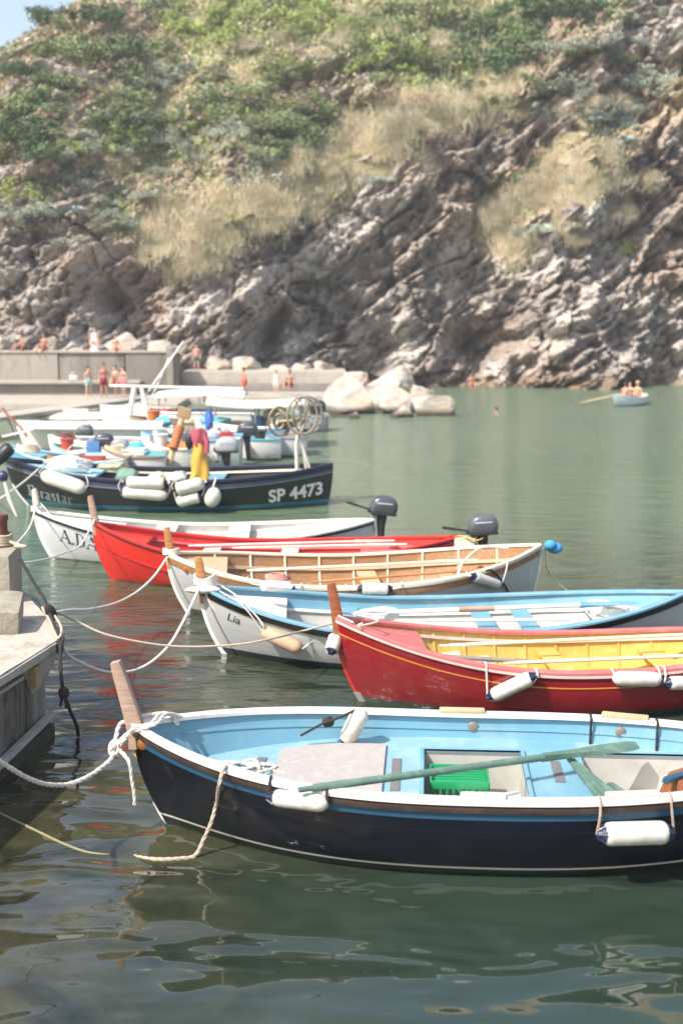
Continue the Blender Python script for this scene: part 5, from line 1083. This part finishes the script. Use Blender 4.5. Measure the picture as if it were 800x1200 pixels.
for g_ in (('cushion', 'white folded cover on the green-railed dinghy', bJ, .5, 0, .6, 1.4, 'dcd9d2'), ('bucket', 'red bucket on the green-railed dinghy', bJ, .25, .1, .7, 1.2, 'b84438'), ('jerrycan', 'blue jerrycan on the green-railed dinghy', bJ, .75, -.2, .6, 1.3, '4674a6'),
          ('rope coil', 'beige rope coil on the narrow white skiff', bK, .2, 0, .85, 1.2, 'c9b99c'), ('crate', 'white crate on the narrow white skiff', bK, .5, -.1, .7, 1.2, 'd8d4ca'), ('cushion', 'turquoise cushion on the narrow white skiff', bK, .75, 0, .7, 1.3, '5aa7b0'),
          ('bucket', 'white bucket on the cream-lined skiff', bL, .3, -.1, .8, 1.3, 'e0dcd4'), ('life jacket', 'orange life jacket on the cream-lined skiff', bL, .6, -.1, .75, 1.3, 'd0743c'), ('jerrycan', 'dark fuel can on the cream-lined skiff', bL, .82, .1, .75, 1.3, '4a4a4c'),
          ('crate', 'blue crate on the grey and white tender', bM, .35, 0, .5, 1.4, '5584ac'), ('cushion', 'brown cover on the grey and white tender', bM, .65, 0, .5, 1.5, '8c7c66'),
          ('rope coil', 'pale rope coil on the bow of the light blue boat', bA, .16, 0, 1.0, 1.2, 'cdbfa8'), ('bucket', 'white bucket amidships in the light blue boat', bA, .55, .3, .5, 1.4, 'e2e0da'), ('crate', 'red crate in the light blue boat', bA, .7, -.2, .6, 1.3, 'b4493e'), ('life jacket', 'orange life jacket on the light blue boat', bA, .42, .1, .62, 1.4, 'd97a3a'), ('cushion', 'brown cushion at the stern of the light blue boat', bA, .9, .1, .62, 1.2, '9a8468'),
          ('windscreen', 'curved smoky windscreen on the blue-striped motorboat', bB, .38, 0, .95, 1.3, '5d6d78'), ('cushion', 'navy cushion in the blue-striped motorboat', bB, .65, -.3, .72, 1.4, '34466e'), ('jerrycan', 'red fuel can in the blue-striped motorboat', bB, .85, .2, .62, 1.3, 'b8332c'), ('bucket', 'teal bucket in the blue-striped motorboat', bB, .55, .4, .62, 1.3, '4b9a9a'),
          ('cushion', 'grey cover on the small white dinghy', bC, .5, 0, .6, 1.6, '9a9c9c'), ('rope coil', 'dark rope coil on the small white dinghy bow', bC, .15, 0, .82, 1.2, '5c5248'), ('life jacket', 'faded pink life jacket in the small white dinghy', bC, .75, -.2, .5, 1.3, 'd08a80'),
          ('crate', 'yellow crate under the beige sagging awning', bD, .4, 0, .5, 1.4, 'd0a848'), ('bucket', 'blue bucket under the beige sagging awning', bD, .6, .3, .5, 1.6, '4478b0'), ('jerrycan', 'white jerrycan under the beige sagging awning', bD, .78, -.4, .5, 1.5, 'dcdad2'), ('cushion', 'turquoise cushion under the beige sagging awning', bD, .2, -.3, .85, 1.5, '64b0b8'),
          ('crate', 'brown crate on the brown and white dinghy', bH, .5, -.3, .5, 1.4, '8a6a48'), ('bucket', 'orange bucket on the brown and white dinghy', bH, .3, 0, .6, 1.5, 'cf7438'), ('rope coil', 'beige rope coil on the brown and white dinghy', bH, .75, -.2, .6, 1.5, 'c9b894'),
          ('cushion', 'light blue cushion on the turquoise-railed dinghy', bI, .3, -.1, .6, 1.3, '84bcd2'), ('bucket', 'black bucket on the turquoise-railed dinghy', bI, .6, 0, .4, 1.5, '33353a'), ('life jacket', 'red life jacket on the launch under the arched canopy', bF, .45, -.4, .7, 1.6, 'c05040'), ('crate', 'blue crate on the launch under the arched canopy', bF, .65, -.3, .6, 1.6, '4a86b8'), ('cushion', 'striped white cushion on the launch under the arched canopy', bF, .25, -.3, .9, 1.6, 'dfd8cc')): gear(*g_)
for bo, x, nm_ in ((bB, .2, 'bow of the blue-striped motorboat'), (bB, .8, 'stern quarter of the blue-striped motorboat'), (bA, .3, 'side of the light blue boat'), (bD, .25, 'bow side of the awning launch'), (bD, .7, 'stern side of the awning launch'), (bI, .45, 'side of the turquoise-railed dinghy')):
    t_ = x; z_ = bo.sheer(t_); a = bo.pt(t_, z_-.12, -1, -.14); c_ = bo.pt(t_, z_-.62, -1, -.14); fender(bo.W(a), bo.W(c_), .11, 'upright white fender hanging at the ' + nm_, capend=(1, 1), lan=([bo.W(a), bo.W(bo.pt(t_, z_+.03, -1, -.03))],))
cvm = mat('awning_canvas', 'e6dccb', .85, .06, 3, .25, 'c9b99e'); wcv = mat('white_canvas', 'eceae4', .8, .04, 3)
def awning(name, label, x0, x1, y0, y1, z, sag, m_, posts=True, base=.8, arch=0):
    t = thing(name, label, 'awning', ((x0+x1)/2, (y0+y1)/2, base)); rows = []
    for i in range(25):
        u = i/24; rows.append([(x0+(x1-x0)*u, y0+(y1-y0)*k/6, z - sag*4*u*(1-u)*(1 if arch == 0 else -1) + .12*(1-(k/3-1)**2)) for k in range(7)] + [(x0+(x1-x0)*u, y0+(y1-y0)*k/6, z - .07 - sag*4*u*(1-u)*(1 if arch == 0 else -1) + .10*(1-(k/3-1)**2)) for k in range(6, -1, -1)])
    mb = MB().grid(rows, close=True); mb.add(rows[0], [tuple(range(14))]); mb.add(rows[-1], [tuple(range(14))]); mb.build('canopy', m_, t, world=True)
    if posts:
        for x in (x0+.15, (x0+x1)/2, x1-.15):
            for y in (y0+.1, y1-.1): MB().tube([(x, y, base), (x, y, z-.03 - (sag*.9 if abs(x-(x0+x1)/2) < .1 and not arch else 0))], .03, 8).build('post', gal, t, world=True)
    return t
def xw(px, D): return (px-400)*D/F
def zw(py, D): return H + (600-py - F*math.tan(0))*0 + (PD(400, py, D).z - H)
awning('boat_awning', 'beige sagging awning over a white launch near the net hauler', xw(244, 44), xw(357, 44), 43.2, 45.2, PD(0, 470, 44).z, .12, cvm)
awning('boat_roof', 'long flat white roof over a launch in the middle of the moored boats', xw(22, 42), xw(190, 42), 41.7, 43.1, PD(0, 499, 42).z, .01, wcv, base=1.0)
awning('boat_canopy', 'white arched canopy farthest back among the moored boats', xw(186, 49), xw(288, 49), 48, 50, PD(0, 463, 49).z, .12, wcv, arch=1, base=1.1)
awning('boat_awning', 'small beige awning at the left behind the flat white roof', xw(40, 50), xw(130, 50), 49, 51, PD(0, 486, 50).z, .05, cvm, posts=True, base=.6)
for (px, py, D, k, c_, lb) in ((122, 518, 35.5, 1.05, '3a3a3e', 'black outboard motor tilted beside the small white dinghy'), (141, 524, 35.3, 1.0, '8b8b8f', 'grey outboard motor next to the black tilted one'), (188, 514, 37, 1.15, '6c6f76', 'dark grey outboard motor near the wrapped pole'), (266, 524, 35.5, 1.25, 'a5a7aa', 'light grey outboard motor right of the yellow oilskin'), (290, 505, 39, 1.2, '3c4047', 'dark outboard motor behind the black boat, above the light grey one'), (318, 488, 44, 1.1, '70757c', 'grey outboard motor at the stern of the awning launch'), (372, 478, 50, 1.25, '2c2f36', 'black outboard motor on the tender nearest the rocks'), (247, 516, 37, 1.0, '9fa2a6', 'pale outboard motor behind the yellow oilskin'), (206, 512, 38, 1.1, 'd8d6d0', 'white outboard motor just right of the wrapped pole'), (100, 506, 40, 1.0, '55585e', 'small grey outboard motor under the left part of the flat roof'), (336, 496, 42, 1.1, '2f3237', 'black outboard motor just left of the net hauler wheel'), (358, 500, 43.5, 1.0, '9a9da2', 'grey outboard motor right of the net hauler post')):
    q = PD(px, py, D); outboard('outboard_motor', lb, q - Vector((.16*k, 0, .25*k)), 0, k*1.0, c_, tiller=False)
t = thing('tarpaulin', 'turquoise tarpaulin heap between the moored outboards', 'tarpaulin', PD(160, 535, 35)); 
bm_ = boulder('tarp_tmp', '', (0, 0, 0), (.55, .4, .42), 301, mat('turquoise_tarp', '4aa0b4', .7, .15, 5, bmp=.5, bs=8), cut=.45); bm_.name = 'sheet'; bm_.parent = t; bm_.location = (0, 0, .1)
for k_ in ('label', 'category'): del bm_[k_]
boulder('blue_bag', 'blue bag hanging by the white motorboat', PD(245, 492, 38), (.2, .15, .42), 302, mat('blue_bag', '3a62a8', .7, .1), cut=.5)['category'] = 'bag'
boulder('blue_bucket', 'small light blue bundle on the flat-roofed launch', PD(192, 494, 43), (.3, .2, .22), 303, mat('cyan_bundle', '5fb4d6', .7, .1), cut=.6)['category'] = 'bundle'
# wrapped pole, masts, stays
po = thing('wrapped_pole', 'leaning pole wrapped in orange netting between the moored boats', 'pole', PD(198, 545, 34)); MB().tube([PD(198, 545, 34), PD(214, 488, 34.4)], .08, 8).build('pole', palew, po, world=True); MB().tube([PD(203, 526, 34), PD(211, 500, 34.3)], .13, 10).build('wrapping', mat('orange_netting', 'b5693f', .9, .3, 14, bmp=.8, bs=40), po, world=True); MB().box(PD(216, 484, 34.4), (.35, .2, .3), Euler((0, .3, 0)), bev=.03).build('float_box', mat('brown_box', 'a08763', .8), po, world=True)
wm = mat('white_mast', 'e4e1da', .4)
ma = thing('mast', 'white twin-legged mast rising between the canopies', 'mast', PD(155, 500, 46)); MB().tube([PD(150, 502, 46), PD(158, 452, 46)], .09, 8).build('leg', wm, ma, world=True); MB().tube([PD(178, 500, 46), PD(166, 455, 46)], .08, 8).build('leg', wm, ma, world=True); MB().tube([PD(128, 452, 46), PD(285, 456, 46)], .05, 8).build('boom', wm, ma, world=True)
rope([PD(166, 470, 46), PD(215, 400, 47)], .03, wm, 'white stay slanting up to the right before the breakwater end', name='stay', n=4)
rope([PD(178, 466, 46), PD(198, 420, 47)], .025, wm, 'second thinner white stay before the breakwater end', name='stay', n=4)
rope([PD(3, 478, 38), PD(10, 487, 38), PD(24, 500, 38), PD(32, 512, 38)], .04, mat('faded_red_rope', 'a8685c', .8), 'faded red rope hanging at the left edge before the gangway')
rope([PD(3, 512, 36), PD(30, 506, 36), PD(40, 503, 36)], .035, ropew, 'white pole ending at the flat white roof on the left', name='pole')

def bag(label, x, y, z, c):
    mb = MB().box((x, y, z+.15), (.42, .24, .28), Euler((0, .05, .3)), bev=.08).tube(spline([(x-.12, y-.1, z+.27), (x-.06, y-.12, z+.42), (x+.06, y-.12, z+.42), (x+.12, y-.1, z+.27)]), .018, 6); single(mb, 'beach_bag', mat('bag_' + c, c, .8, .2, 9), label, 'bag')
bag('white beach bag on the ledge left of the bathers', -14.0, 67.25, 1.03, 'dcd8d0')

# ================================================================ PEOPLE
skin1 = mat('skin', 'cfa38c', .55, .06, 6); skin2 = mat('tanned_skin', 'b4866c', .55, .06, 6)
def limb(a, b_, k): return [a[i]+(b_[i]-a[i])*k for i in range(3)]
def person(label, feet, yaw, pose='stand', h=1.68, skin=skin1, hair='3a2a20', wear=(), group=None, arms=None):
    """one continuous skinned figure; x to its right, y the way it faces"""
    s = h/1.75; t = thing('person', label, 'person', feet, yaw)
    if pose == 'stand': pel = (0, 0, .93); kn = [(-.11, .04, .49), (.12, .0, .49)]; an = [(-.13, 0, .08), (.15, -.05, .08)]; lean = 0
    elif pose == 'walk': pel = (0, 0, .91); kn = [(-.10, .16, .50), (.10, -.02, .48)]; an = [(-.11, .22, .08), (.11, -.26, .12)]; lean = .05
    elif pose == 'sit': pel = (0, 0, .14); kn = [(-.14, .42, .36), (.16, .44, .32)]; an = [(-.13, .55, -.02), (.16, .62, -.04)]; lean = .06
    elif pose == 'row': pel = (0, 0, .12); kn = [(-.12, .40, .26), (.12, .40, .26)]; an = [(-.12, .62, .0), (.12, .62, .0)]; lean = .10
    else: pel = (0, 0, -.5); kn = [(-.1, -.3, -.7), (.1, -.35, -.7)]; an = [(-.1, -.6, -.9), (.1, -.6, -.9)]; lean = .1
    px, py, pz = pel; V_ = []; E_ = []; Rr = []
    def av(p, r, par=None):
        V_.append([c*s for c in p]); Rr.append((r*s, r*s) if not isinstance(r, tuple) else (r[0]*s, r[1]*s))
        if par is not None: E_.append((par, len(V_)-1))
        return len(V_)-1
    ip = av(pel, (.15, .11)); w_ = av((px, py+lean*.3, pz+.17), (.125, .095), ip); ch = av((px, py+lean*.8, pz+.36), (.155, .11), w_); nb = av((px, py+lean, pz+.52), (.075, .06), ch)
    nk = av((px, py+lean+.01, pz+.58), .052, nb); h1 = av((px, py+lean+.02, pz+.66), (.072, .078), nk); h2 = av((px, py+lean+.02, pz+.75), (.082, .095), h1); av((px, py+lean+.01, pz+.82), (.055, .06), h2)
    av((px, py+lean+.125, pz+.70), .014, h1)
    for sd in (0, 1):
        x = -1 if sd == 0 else 1; hp = av((px+x*.10, py, pz-.04), .095, ip); k = av(kn[sd], .058, hp); a = av(an[sd], .037, k); av((an[sd][0]+x*.02, an[sd][1]+.14, an[sd][2]-.05), .032, a)
        sh = av((px+x*.18, py+lean*.95, pz+.47), .055, ch)
        el, wr = (arms[sd] if arms else ((px+x*.25, py+lean-.03, pz+.22), (px+x*.25, py+lean+.10, pz+.0)))
        e = av(el, .04, sh); wv = av(wr, .027, e); d = [wr[i]-el[i] for i in range(3)]; n = math.sqrt(sum(c*c for c in d)); d = [c/n for c in d]; pm = av([wr[i]+d[i]*.06 for i in range(3)], .03, wv)
        for f_ in range(4): av([wr[0]+d[0]*.145 + (f_-1.5)*.018, wr[1]+d[1]*.145+.01, wr[2]+d[2]*(.15-.01*abs(f_-1.3))], .009, pm)
        av([wr[0]+d[0]*.08 - x*.045, wr[1]+d[1]*.08+.03, wr[2]+d[2]*.08], .010, wv)
    me = bpy.data.meshes.new('body'); me.from_pydata(V_, E_, []); tmp = bpy.data.objects.new('tmp', me); COL.objects.link(tmp); md = tmp.modifiers.new('s', 'SKIN'); md.use_smooth_shade = True
    for i, r in enumerate(Rr): me.skin_vertices[0].data[i].radius = r
    me.skin_vertices[0].data[0].use_root = True; tmp.modifiers.new('d', 'SUBSURF').levels = 1
    bpy.context.view_layer.update(); m2 = bpy.data.meshes.new_from_object(tmp.evaluated_get(bpy.context.evaluated_depsgraph_get())); bpy.data.objects.remove(tmp); m2.name = 'body'; m2.materials.clear(); m2.materials.append(skin)
    bo = bpy.data.objects.new('body', m2); COL.objects.link(bo); bo.parent = t
    hd = Vector((px*s, (py+lean+.0)*s, (pz+.765)*s)); MB().ell(hd, (.09*s, .105*s, .085*s)).ell(hd + Vector((0, -.03, -.05))*s, (.085*s, .075*s, .09*s)).build('hair', mat('hair_'+hair, hair, .7), t)
    for sx in (-1, 1): MB().ell((hd.x+sx*.03*s, hd.y+.088*s, hd.z-.045*s), (.011*s, .008*s, .007*s), nu=6, nv=4).build('eye', rubber, t)
    for (kind, cc) in wear:
        m_ = mat('cloth_'+cc, cc, .8, .1, 9)
        if kind in ('shorts', 'skirt'):
            if kind == 'skirt': MB().tube([(px*s, py*s, (pz+.12)*s), (px*s, py*s, (pz-.1)*s), (px*s, (py+.03)*s, (pz-.42)*s)], [.155*s, .2*s, .26*s], 14).build('dress', m_, t)
            else:
                mb = MB().tube([(px*s, py*s, (pz+.11)*s), (px*s, py*s, (pz-.08)*s)], [.165*s, .18*s], 14)
                for sd in (0, 1):
                    a = (px+(-.1 if sd == 0 else .1), py, pz-.04); c_ = limb(a, kn[sd], .6); mb.tube([[v*s for v in a], [v*s for v in c_]], [.12*s, .10*s], 10)
                mb.build('shorts', m_, t)
        if kind == 'top': MB().tube([(px*s, (py+lean*.3)*s, (pz+.08)*s), (px*s, (py+lean*.5)*s, (pz+.22)*s), (px*s, (py+lean*.8)*s, (pz+.38)*s), (px*s, (py+lean)*s, (pz+.5)*s)], [.17*s, .155*s, .175*s, .12*s], 14).build('shirt', m_, t)
        if kind == 'band': MB().tube([(px*s, (py+lean*.8)*s, (pz+.32)*s), (px*s, (py+lean*.9)*s, (pz+.41)*s)], [.168*s, .162*s], 14).build('bikini_top', m_, t)
        if kind == 'hat': MB().lathe(hd + Vector((0, 0, .01)), hd + Vector((0, 0, .11*s)), [(0, .17*s), (.12, .17*s), (.15, .105*s), (.8, .1*s), (1, .06*s)], 14).build('hat', m_, t)
    return t
wz = 2.55
person('seated bather with dark hair on the breakwater wall, leftmost', (xw(31, 68.3), 68.2, wz), R(120), 'sit', skin=skin2, wear=(('shorts', '6b2b22'),))
person('seated bather on the breakwater wall in front of a pale boulder', (xw(56, 68.3), 68.2, wz), R(160), 'sit', skin=skin2, wear=(('shorts', 'a8523c'),))
person('bather in a white dress sitting up high on the breakwater wall', (xw(114, 68.6), 68.6, wz + .25), R(190), 'sit', h=1.8, wear=(('skirt', 'e8e4de'), ('top', 'e8e4de')))
person('bather reclining at the wall top beside the arched boulder', (xw(138, 68.3), 68.2, wz), R(200), 'sit', h=1.5, wear=(('shorts', 'c98a76'),))
person('bather in turquoise trunks leaning at the ledge below the wall', (xw(104, 65), 65.2, .3), R(230), 'stand', h=1.55, wear=(('shorts', '8fc9bf'),))
person('bather in red swimwear with a dark towel below the wall', (xw(123, 64.5), 64.5, .3), R(200), 'stand', h=1.72, skin=skin2, wear=(('shorts', '8c2438'), ('band', 'c03a3a')))
person('bather in orange swimwear, third from the left below the wall', (xw(137, 65), 65, .3), R(150), 'walk', h=1.62, wear=(('shorts', 'd6654c'),))
person('bather in pink swimwear at the right of the group below the wall', (xw(145, 65.6), 65.8, .3), R(140), 'stand', h=1.52, wear=(('shorts', 'd4788a'), ('band', 'd4788a')))
person('sunburnt bather in a pink top and green shorts standing on the low pier', (xw(232, 70.2), 70.0, 1.4-.0), R(180), 'stand', h=1.45, wear=(('top', 'd98c86'), ('shorts', '4c7a5a')))
person('bather in red trunks stooping on the landing before the low pier', (xw(287, 65.5), 65.5, .4-.1), R(120), 'walk', h=1.5, skin=skin2, wear=(('shorts', 'd0282e'),))
person('bather in a white shirt on the landing before the low pier', (xw(324, 66), 66, .3), R(160), 'stand', h=1.3, wear=(('top', 'e2ddd6'), ('shorts', 'cfc9bf')))
person('dark-haired bather sitting on the landing right of the white shirt', (xw(340, 65), 65.2, .8), R(160), 'sit', h=1.6, skin=skin2, wear=(('shorts', '9a3a30'),))
person('bather sitting at the water edge under the cliff', (xw(551, 76.5), 76.5, .15), R(190), 'sit', h=1.5, skin=skin2, wear=(('shorts', 'c05a48'),))
# swimmers
person('swimmer with head and shoulders above the open water', (xw(583, 58.5), 58.5, -.0), R(100), 'swim', h=1.5, skin=skin2, wear=())
# rowing boat with three people
rb_ = Boat('rowing_boat', 'small white rowing boat far out by the cliff carrying three people', dict(x=13.3, y=62.6, a=R(50), L=3.2, B=1.3, hb=.62, hm=.42, hs=.5, tm=.5, pb=2.3, ps=2.5, draft=.2), 'rowing boat')
rb_ = rb_; rb_.hull(hullmat('far_white_hull', [(-.5, '6a8f98'), (.05, 'c9d4d8')], .3)); rb_.gunwale(white, .05, .02, .03); rb_.lining(white, .12, .03); rb_.floor(greyin, .14); rb_.plank(palew, .9, 1.1, .32); rb_.plank(palew, 1.7, 1.9, .32)
person('rower leaning at the oar in the small far boat', rb_.W((1.0, 0, .26)), R(50)-R(90), 'row', h=1.65, skin=skin2, wear=(('shorts', 'b0605a'),), arms=[((-.28, .2, .45), (-.22, .42, .42)), ((.28, .2, .45), (.22, .42, .42))])
person('passenger in the middle of the small far boat', rb_.W((1.8, .05, .26)), R(50)+R(90), 'row', h=1.65, wear=(('shorts', '9c4a4a'),))
person('passenger in a straw hat at the end of the small far boat', rb_.W((2.5, 0, .26)), R(50)+R(90), 'row', h=1.6, wear=(('top', 'b9a078'), ('hat', 'c9ad78')))
oar(rb_.W((1.25, .0, .62)), rb_.W((.4, 2.2, .05)), 'wooden oar reaching into the water from the small far boat', palew, .6, .1, .035)

# ================================================================ AIR
m = bpy.data.materials.new('sea_haze'); m.use_nodes = True; nt = m.node_tree
for n in list(nt.nodes):
    if n.type == 'BSDF_PRINCIPLED': nt.nodes.remove(n)
pv = nt.nodes.new('ShaderNodeVolumePrincipled'); pv.inputs['Color'].default_value = (.95, .95, .95, 1); pv.inputs['Density'].default_value = HAZE; pv.inputs['Anisotropy'].default_value = .2
nt.links.new(pv.outputs[0], nt.nodes['Material Output'].inputs['Volume'])
o = MB().box((0, 200, 46), (1200, 1060, 100)).build('haze', m, smooth=False); struct(o, 'stuff')

# ================================================================ MOORING LINES
ht = b1.p['hb']
def bw(*p): return b1.W(p)
kn = bw(-.13, -.16, ht - .17)
def knot(mb):
    for k in range(4):
        mb.tube([kn + Vector((.045*math.cos(a+k), .05*math.sin(a), .055*math.sin(a+k*1.3))) for a in np.linspace(0, 6.283, 14)], .015, 6)
    for k in range(2):
        strands(mb, spline([bw(.34+.05*k, .30, ht-.02), bw(.26+.05*k, .2, ht+.04), bw(.22+.05*k, .05, ht+.07), bw(.20+.05*k, -.12, ht+.055), bw(.10+.04*k, -.18, ht+.03), bw(-.02, -.17, ht-.04), kn], 6), .017)
rope([bw(.36, .26, ht-.08), bw(.30, .22, ht+.03), bw(.16, .13, ht+.055), bw(.0, .07, ht+.03), bw(-.11, .0, ht-.0), bw(-.13, -.09, ht-.08), kn, PD(128, 892, 10.8), PD(100, 912, 10.5), PD(72, 920, 10.3), PD(40, 915, 10.0), PD(0, 892, 9.6), PD(-60, 850, 9.2)], .020, ropew, 'thick twisted white mooring rope sagging from the navy boat to the left edge', True, 6, extra=knot)
rope([bw(.18, -.16, ht+.055), bw(.06, -.19, ht+.03), bw(-.02, -.19, ht-.06), bw(-.08, -.19, ht-.16), PD(151, 892, 10.85), PD(155, 915, 10.85), PD(158, 936, 10.85), PD(157.5, 943, 10.85)], .017, ropew, 'loose twisted rope end hanging from the bow knot of the navy boat', True, 6)
g0 = b1.side_at(272, 893, .05)
rope([b1.W((g0.x, g0.y+.25, b1.sheer(b1.tof(g0.x, .7))-.1)), b1.W((g0.x-.02, g0.y+.02, b1.sheer(b1.tof(g0.x, .7))+.04)), b1.W((g0.x-.06, g0.y-.06, g0.z-.1)), PD(254, 940, 10.42), PD(247, 965, 10.4), PD(238, 985, 10.38), P(228, 1003, .015), P(210, 1006, .012), P(185, 1007, .008), P(160, 1004, -.01), P(140, 999, -.05)], .017, ropec, 'twisted beige rope from the navy gunwale down into the water', True, 6)
rope([P(-40, 935, -.0), P(0, 953, .0), P(40, 972, .002), P(78, 990, .002), P(110, 1000, -.0), P(160, 1004, -.03)], .011, mat('weedy_rope', '8a8260', .9, .2, 14), 'pale old line floating on the water at the lower left')
RG = P(64, 718, 1.16)
rope([b3.W((.02, -.05, 1.0)), PD(215, 728, 16.0), PD(195, 760, 15.6), PD(165, 783, 15.2), PD(130, 788, 14.8), PD(98, 778, 14.5), PD(76, 762, 14.2), RG + Vector((.1, -.25, -.03))], .018, ropew, 'white mooring rope sagging from the blue boat bow to the quay')
rope([b4.W((.0, -.03, .9)), PD(180, 676, 18.6), PD(160, 694, 18.0), PD(135, 707, 17.2), PD(105, 714, 16.2), PD(80, 715, 15.2), RG], .017, ropew, 'white mooring rope from the wood-lined boat to the quay')
q = b3.side_at(360, 734, .02)
rope([P(400, 728, .95), b3.W((q.x, q.y-.02, b3.sheer(.35)+.05)), PD(320, 748, 15.2), PD(270, 756, 15.0), PD(200, 757, 14.9), PD(130, 745, 14.8), PD(90, 728, 14.9), RG + Vector((.02, 0, .01))], .013, ropec, 'thin pinkish line running past the blue boat bow from the red boat to the quay')
rope([b5.W((.03, -.04, 1.06)), PD(95, 638, 20.5), PD(75, 648, 20), PD(55, 655, 19), PD(20, 660, 17.8), PD(-10, 655, 17)], .014, ropew, 'mooring line from the bright red boat sagging to the left edge')
rope([b6.W((.03, -.03, 1.05)), PD(35, 618, 22), PD(15, 642, 20.5), PD(-5, 662, 19.5)], .014, ropew, 'mooring line from the white lettered boat down to the left')
for bt, lb in ((b4, 'rope turns tied round the bow post of the wood-lined boat'), (b6, 'rope turns tied round the bow post of the white lettered boat')):
    mb = MB(); c_ = bt.W((.05, 0, bt.p['hb'] + .03))
    for k in range(4): mb.tube([c_ + Vector((.12*math.cos(a), .09*math.sin(a), .022*k - .03 + .01*math.sin(3*a+k))) for a in np.linspace(0, 6.283, 18)], .014, 6)
    single(mb, 'rope_knot', ropew, lb, 'rope')
rope([b3.W((.3, -.3, 1.0)), b3.W((.55, -.6, .9)), b3.W((.85, -.85, .62)), b3.W(fa)], .010, ropew, 'thin white line from the blue boat rail to the beige fender')
rope([P(50, 700, 1.16), P(45, 692, 1.16), P(58, 712, 1.15), P(72, 735, 1.15), P(68, 748, 1.13), P(60, 730, 1.15), P(50, 712, 1.15)], .016, ropec, 'loops of beige rope lying on the quay edge')
